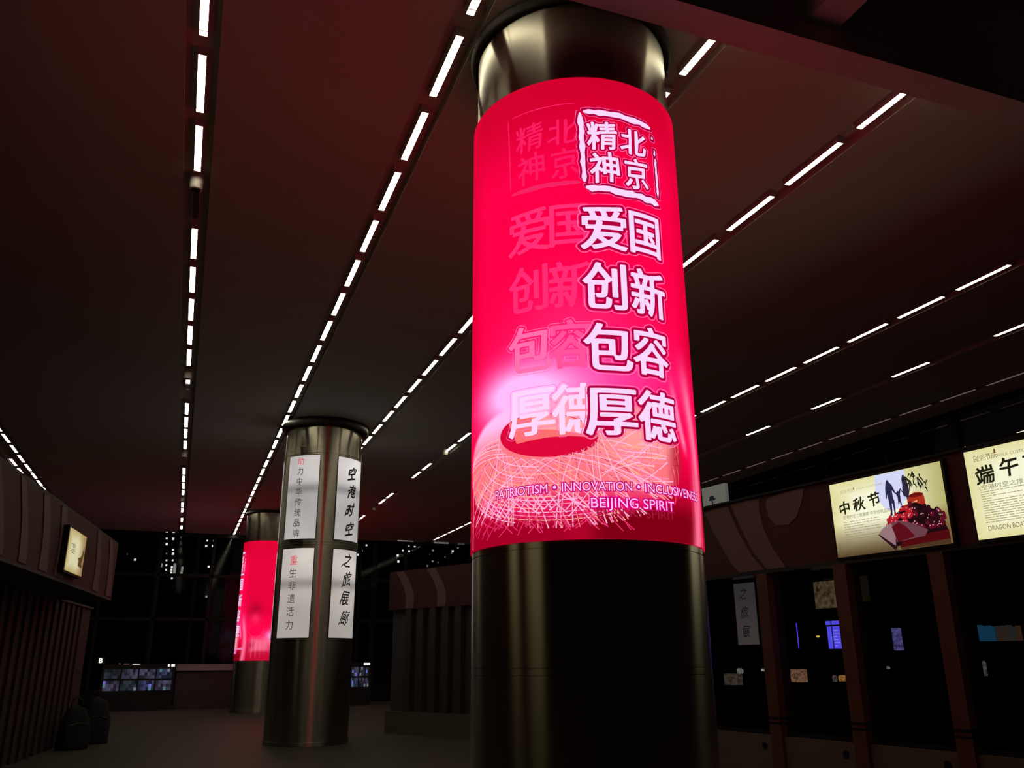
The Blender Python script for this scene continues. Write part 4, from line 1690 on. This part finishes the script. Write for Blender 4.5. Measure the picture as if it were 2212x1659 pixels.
sg1 = thing('exit_sign', 'small lit letter B sign above the left end of the wide machine', 'sign', (-2.47, 33.96, 1.545))
mb = MB()
mb.box(-0.09, 0.18, 0, 0.05, 0.0, 0.24)
mb.build('board', M_PLASTIC, sg1)
front_text(sg1, 'B', -0.02, 0.04, 0.22, 0.12)
for xa, xb, zz, cc in ((0.5, 0.56, 1.60, (150, 90, 90)), (0.66, 0.84, 1.59, (130, 92, 90)), (0.95, 1.18, 1.58, (235, 228, 220))):
    mb = MB()
    mb.box(-w / 2 + xa, -w / 2 + xb, -0.02, 0.0, zz - 0.06, zz - 0.035)
    mb.build('status_light', ink('status', cc), mt)
mb = MB()
mb.box(w / 2 - 0.26, w / 2 - 0.2, -0.012, -0.005, 1.44, 1.53)
mb.box(w / 2 - 0.15, w / 2 - 0.03, -0.012, -0.005, 1.44, 1.53)
mb.build('number_plate', K_WHITE, mt)
mt2, w2_ = machine('narrow black machine with small lit screens, right of the white-panelled column', 6.12, 7.05, 34.0, 0.62, 1.42, 'machines at the far end', 2)
mb = MB()
mb.box(-w2_ / 2 + 0.0, -w2_ / 2 + 0.1, -0.012, -0.005, 1.44, 1.53)
mb.box(w2_ / 2 - 0.3, w2_ / 2 - 0.06, -0.012, -0.005, 1.44, 1.52)
mb.build('number_plate', K_WHITE, mt2)
ct = thing('counter', 'low counter with pale grey top at the far end, left of the distant red column', 'counter', (1.05, 34.2, 0))
mb = MB()
mb.box(-1.0, 1.15, -0.1, 0.6, 1.30, 1.52)
mb.build('top', M_GREY, ct)
mb = MB()
mb.box(-0.98, 1.12, 0.0, 0.55, 0.0, 1.30)
mb.build('front', M_DARKWALL, ct)

BY = 62.0


def tower(label, px0, px1, lights, top):
    a = on_y(px0, 1300, BY)
    c = on_y(px1, 1300, BY)
    zt = on_y((px0 + px1) / 2, top, BY).z
    t = thing('apartment_tower', label, 'building', ((a.x + c.x) / 2, BY, 0), 0, 'dark towers beyond the far glass wall')
    mb = MB()
    mb.box(-(c.x - a.x) / 2, (c.x - a.x) / 2, 0.05, 6, 0, zt)
    mb.build('body', M_BLACK, t)
    for k, (x, y, s_, br) in enumerate(lights):
        p = on_y(x, y, BY)
        mb = MB()
        lx, lz = p.x - (a.x + c.x) / 2, p.z
        mb.box(lx - 0.033 * s_, lx + 0.033 * s_, 0.0, 0.045, lz - 0.035 * s_, lz + 0.035 * s_)
        mb.build('lit_window', LW[br], t)


LW = [ink('window_white', (255, 255, 250), 1.2), ink('window_soft', (150, 150, 145)), ink('window_faint', (80, 84, 84))]


def cp(pts, ox, oy, k):
    return [(ox + x * k, oy + y * k, s_, b_) for x, y, s_, b_ in pts]


t1 = cp([(918, 396, 2.2, 0), (982, 400, 2.2, 0), (917, 450, 1.6, 0), (978, 454, 2, 0), (917, 503, 2, 0), (977, 556, 1.8, 0), (916, 592, 1.3, 1), (976, 594, 2.2, 0), (915, 656, 1.5, 0), (973, 656, 1.6, 0), (914, 702, 1.6, 0), (912, 745, 1.6, 0), (914, 786, 1.6, 0),
         (860, 702, 3.4, 1), (966, 720, 1.8, 0), (962, 745, 1.8, 0), (960, 772, 1.8, 0), (956, 796, 1.8, 1), (966, 826, 1.6, 0), (995, 697, 2.6, 1), (994, 718, 2.6, 1), (992, 740, 2.6, 1), (990, 765, 2.6, 1), (988, 795, 2.6, 1),
         (1065, 727, 2.2, 1), (1062, 748, 2.0, 1), (1056, 775, 2.4, 1), (1048, 802, 2.0, 0)], 150, 1060, 380 / 1659)
tower('dark tower with two columns of lit windows, seen left of the distant red column', 335, 412, t1, 1120)
t2 = cp([(1318, 362, 1.8, 0), (1383, 372, 1.8, 0), (1306, 418, 1.3, 1), (1300, 470, 1.5, 0), (1362, 472, 1.5, 1), (1290, 521, 2, 0), (1352, 521, 2, 0), (1313, 716, 1.8, 0), (1292, 998, 2, 1)], 150, 1060, 380 / 1659)
tower('dark tower with few lit windows, just left of the distant red column', 424, 492, t2, 1125)
t3 = cp([(143, 315, 1.7, 1), (178, 340, 1.6, 0), (190, 404, 1.6, 1), (230, 402, 1.3, 0), (254, 402, 1.3, 0), (278, 402, 1.3, 0), (302, 404, 1.3, 0), (190, 424, 1.5, 1), (264, 455, 1.2, 2), (580, 322, 2, 0), (618, 650, 1.8, 0), (545, 598, 1.2, 2)], 150, 1060, 380 / 1659)
tower('dark tower with a level row of tiny lit windows, at the far left', 165, 320, t3, 1110)
k9 = 210 / 1742
t4 = cp([(523, 315, 2, 0), (632, 330, 2, 0), (420, 408, 1.6, 0), (530, 420, 1.8, 0), (325, 495, 2.2, 0), (338, 605, 2.2, 0), (955, 408, 1.7, 1), (900, 475, 1.2, 2), (950, 600, 1.7, 1), (1048, 620, 1.3, 2), (860, 683, 1.7, 1), (745, 785, 1.8, 0), (1175, 525, 1.4, 2), (1312, 420, 2, 0), (1290, 450, 1.3, 1), (1406, 348, 1.8, 0)], 820, 1140, k9)
tower('dark tower with scattered lit windows, seen left of the big red column', 850, 1012, t4, 1150)
t5 = cp([(978, 150, 1.7, 0), (947, 187, 1.4, 0), (922, 214, 2.2, 0)], 480, 1130, 350 / 1098)
tower('dark tower with three lit windows, right beside the white-panelled column', 768, 800, t5, 1160)
# added glowing grey bars stand for reflections under the far ceiling edge
for i, (x0, x1, yy) in enumerate(((859, 892, 1167), (937, 969, 1172), (989, 1003, 1175))):
    a, c = on_y(x0, yy, 36.6), on_y(x1, yy, 36.6)
    mb = MB()
    mb.tube([a, (c.x, c.y, a.z)], 0.035)
    o = mb.build('reflection_bar', ink('bar_grey_%d' % i, ((140, 132, 132), (100, 96, 96), (58, 54, 54))[i]))
    tag(o, 'grey level bar for a reflection high at the far end, %s from the left' % ORD[i], 'lamp', 'grey reflection bars at the far end')
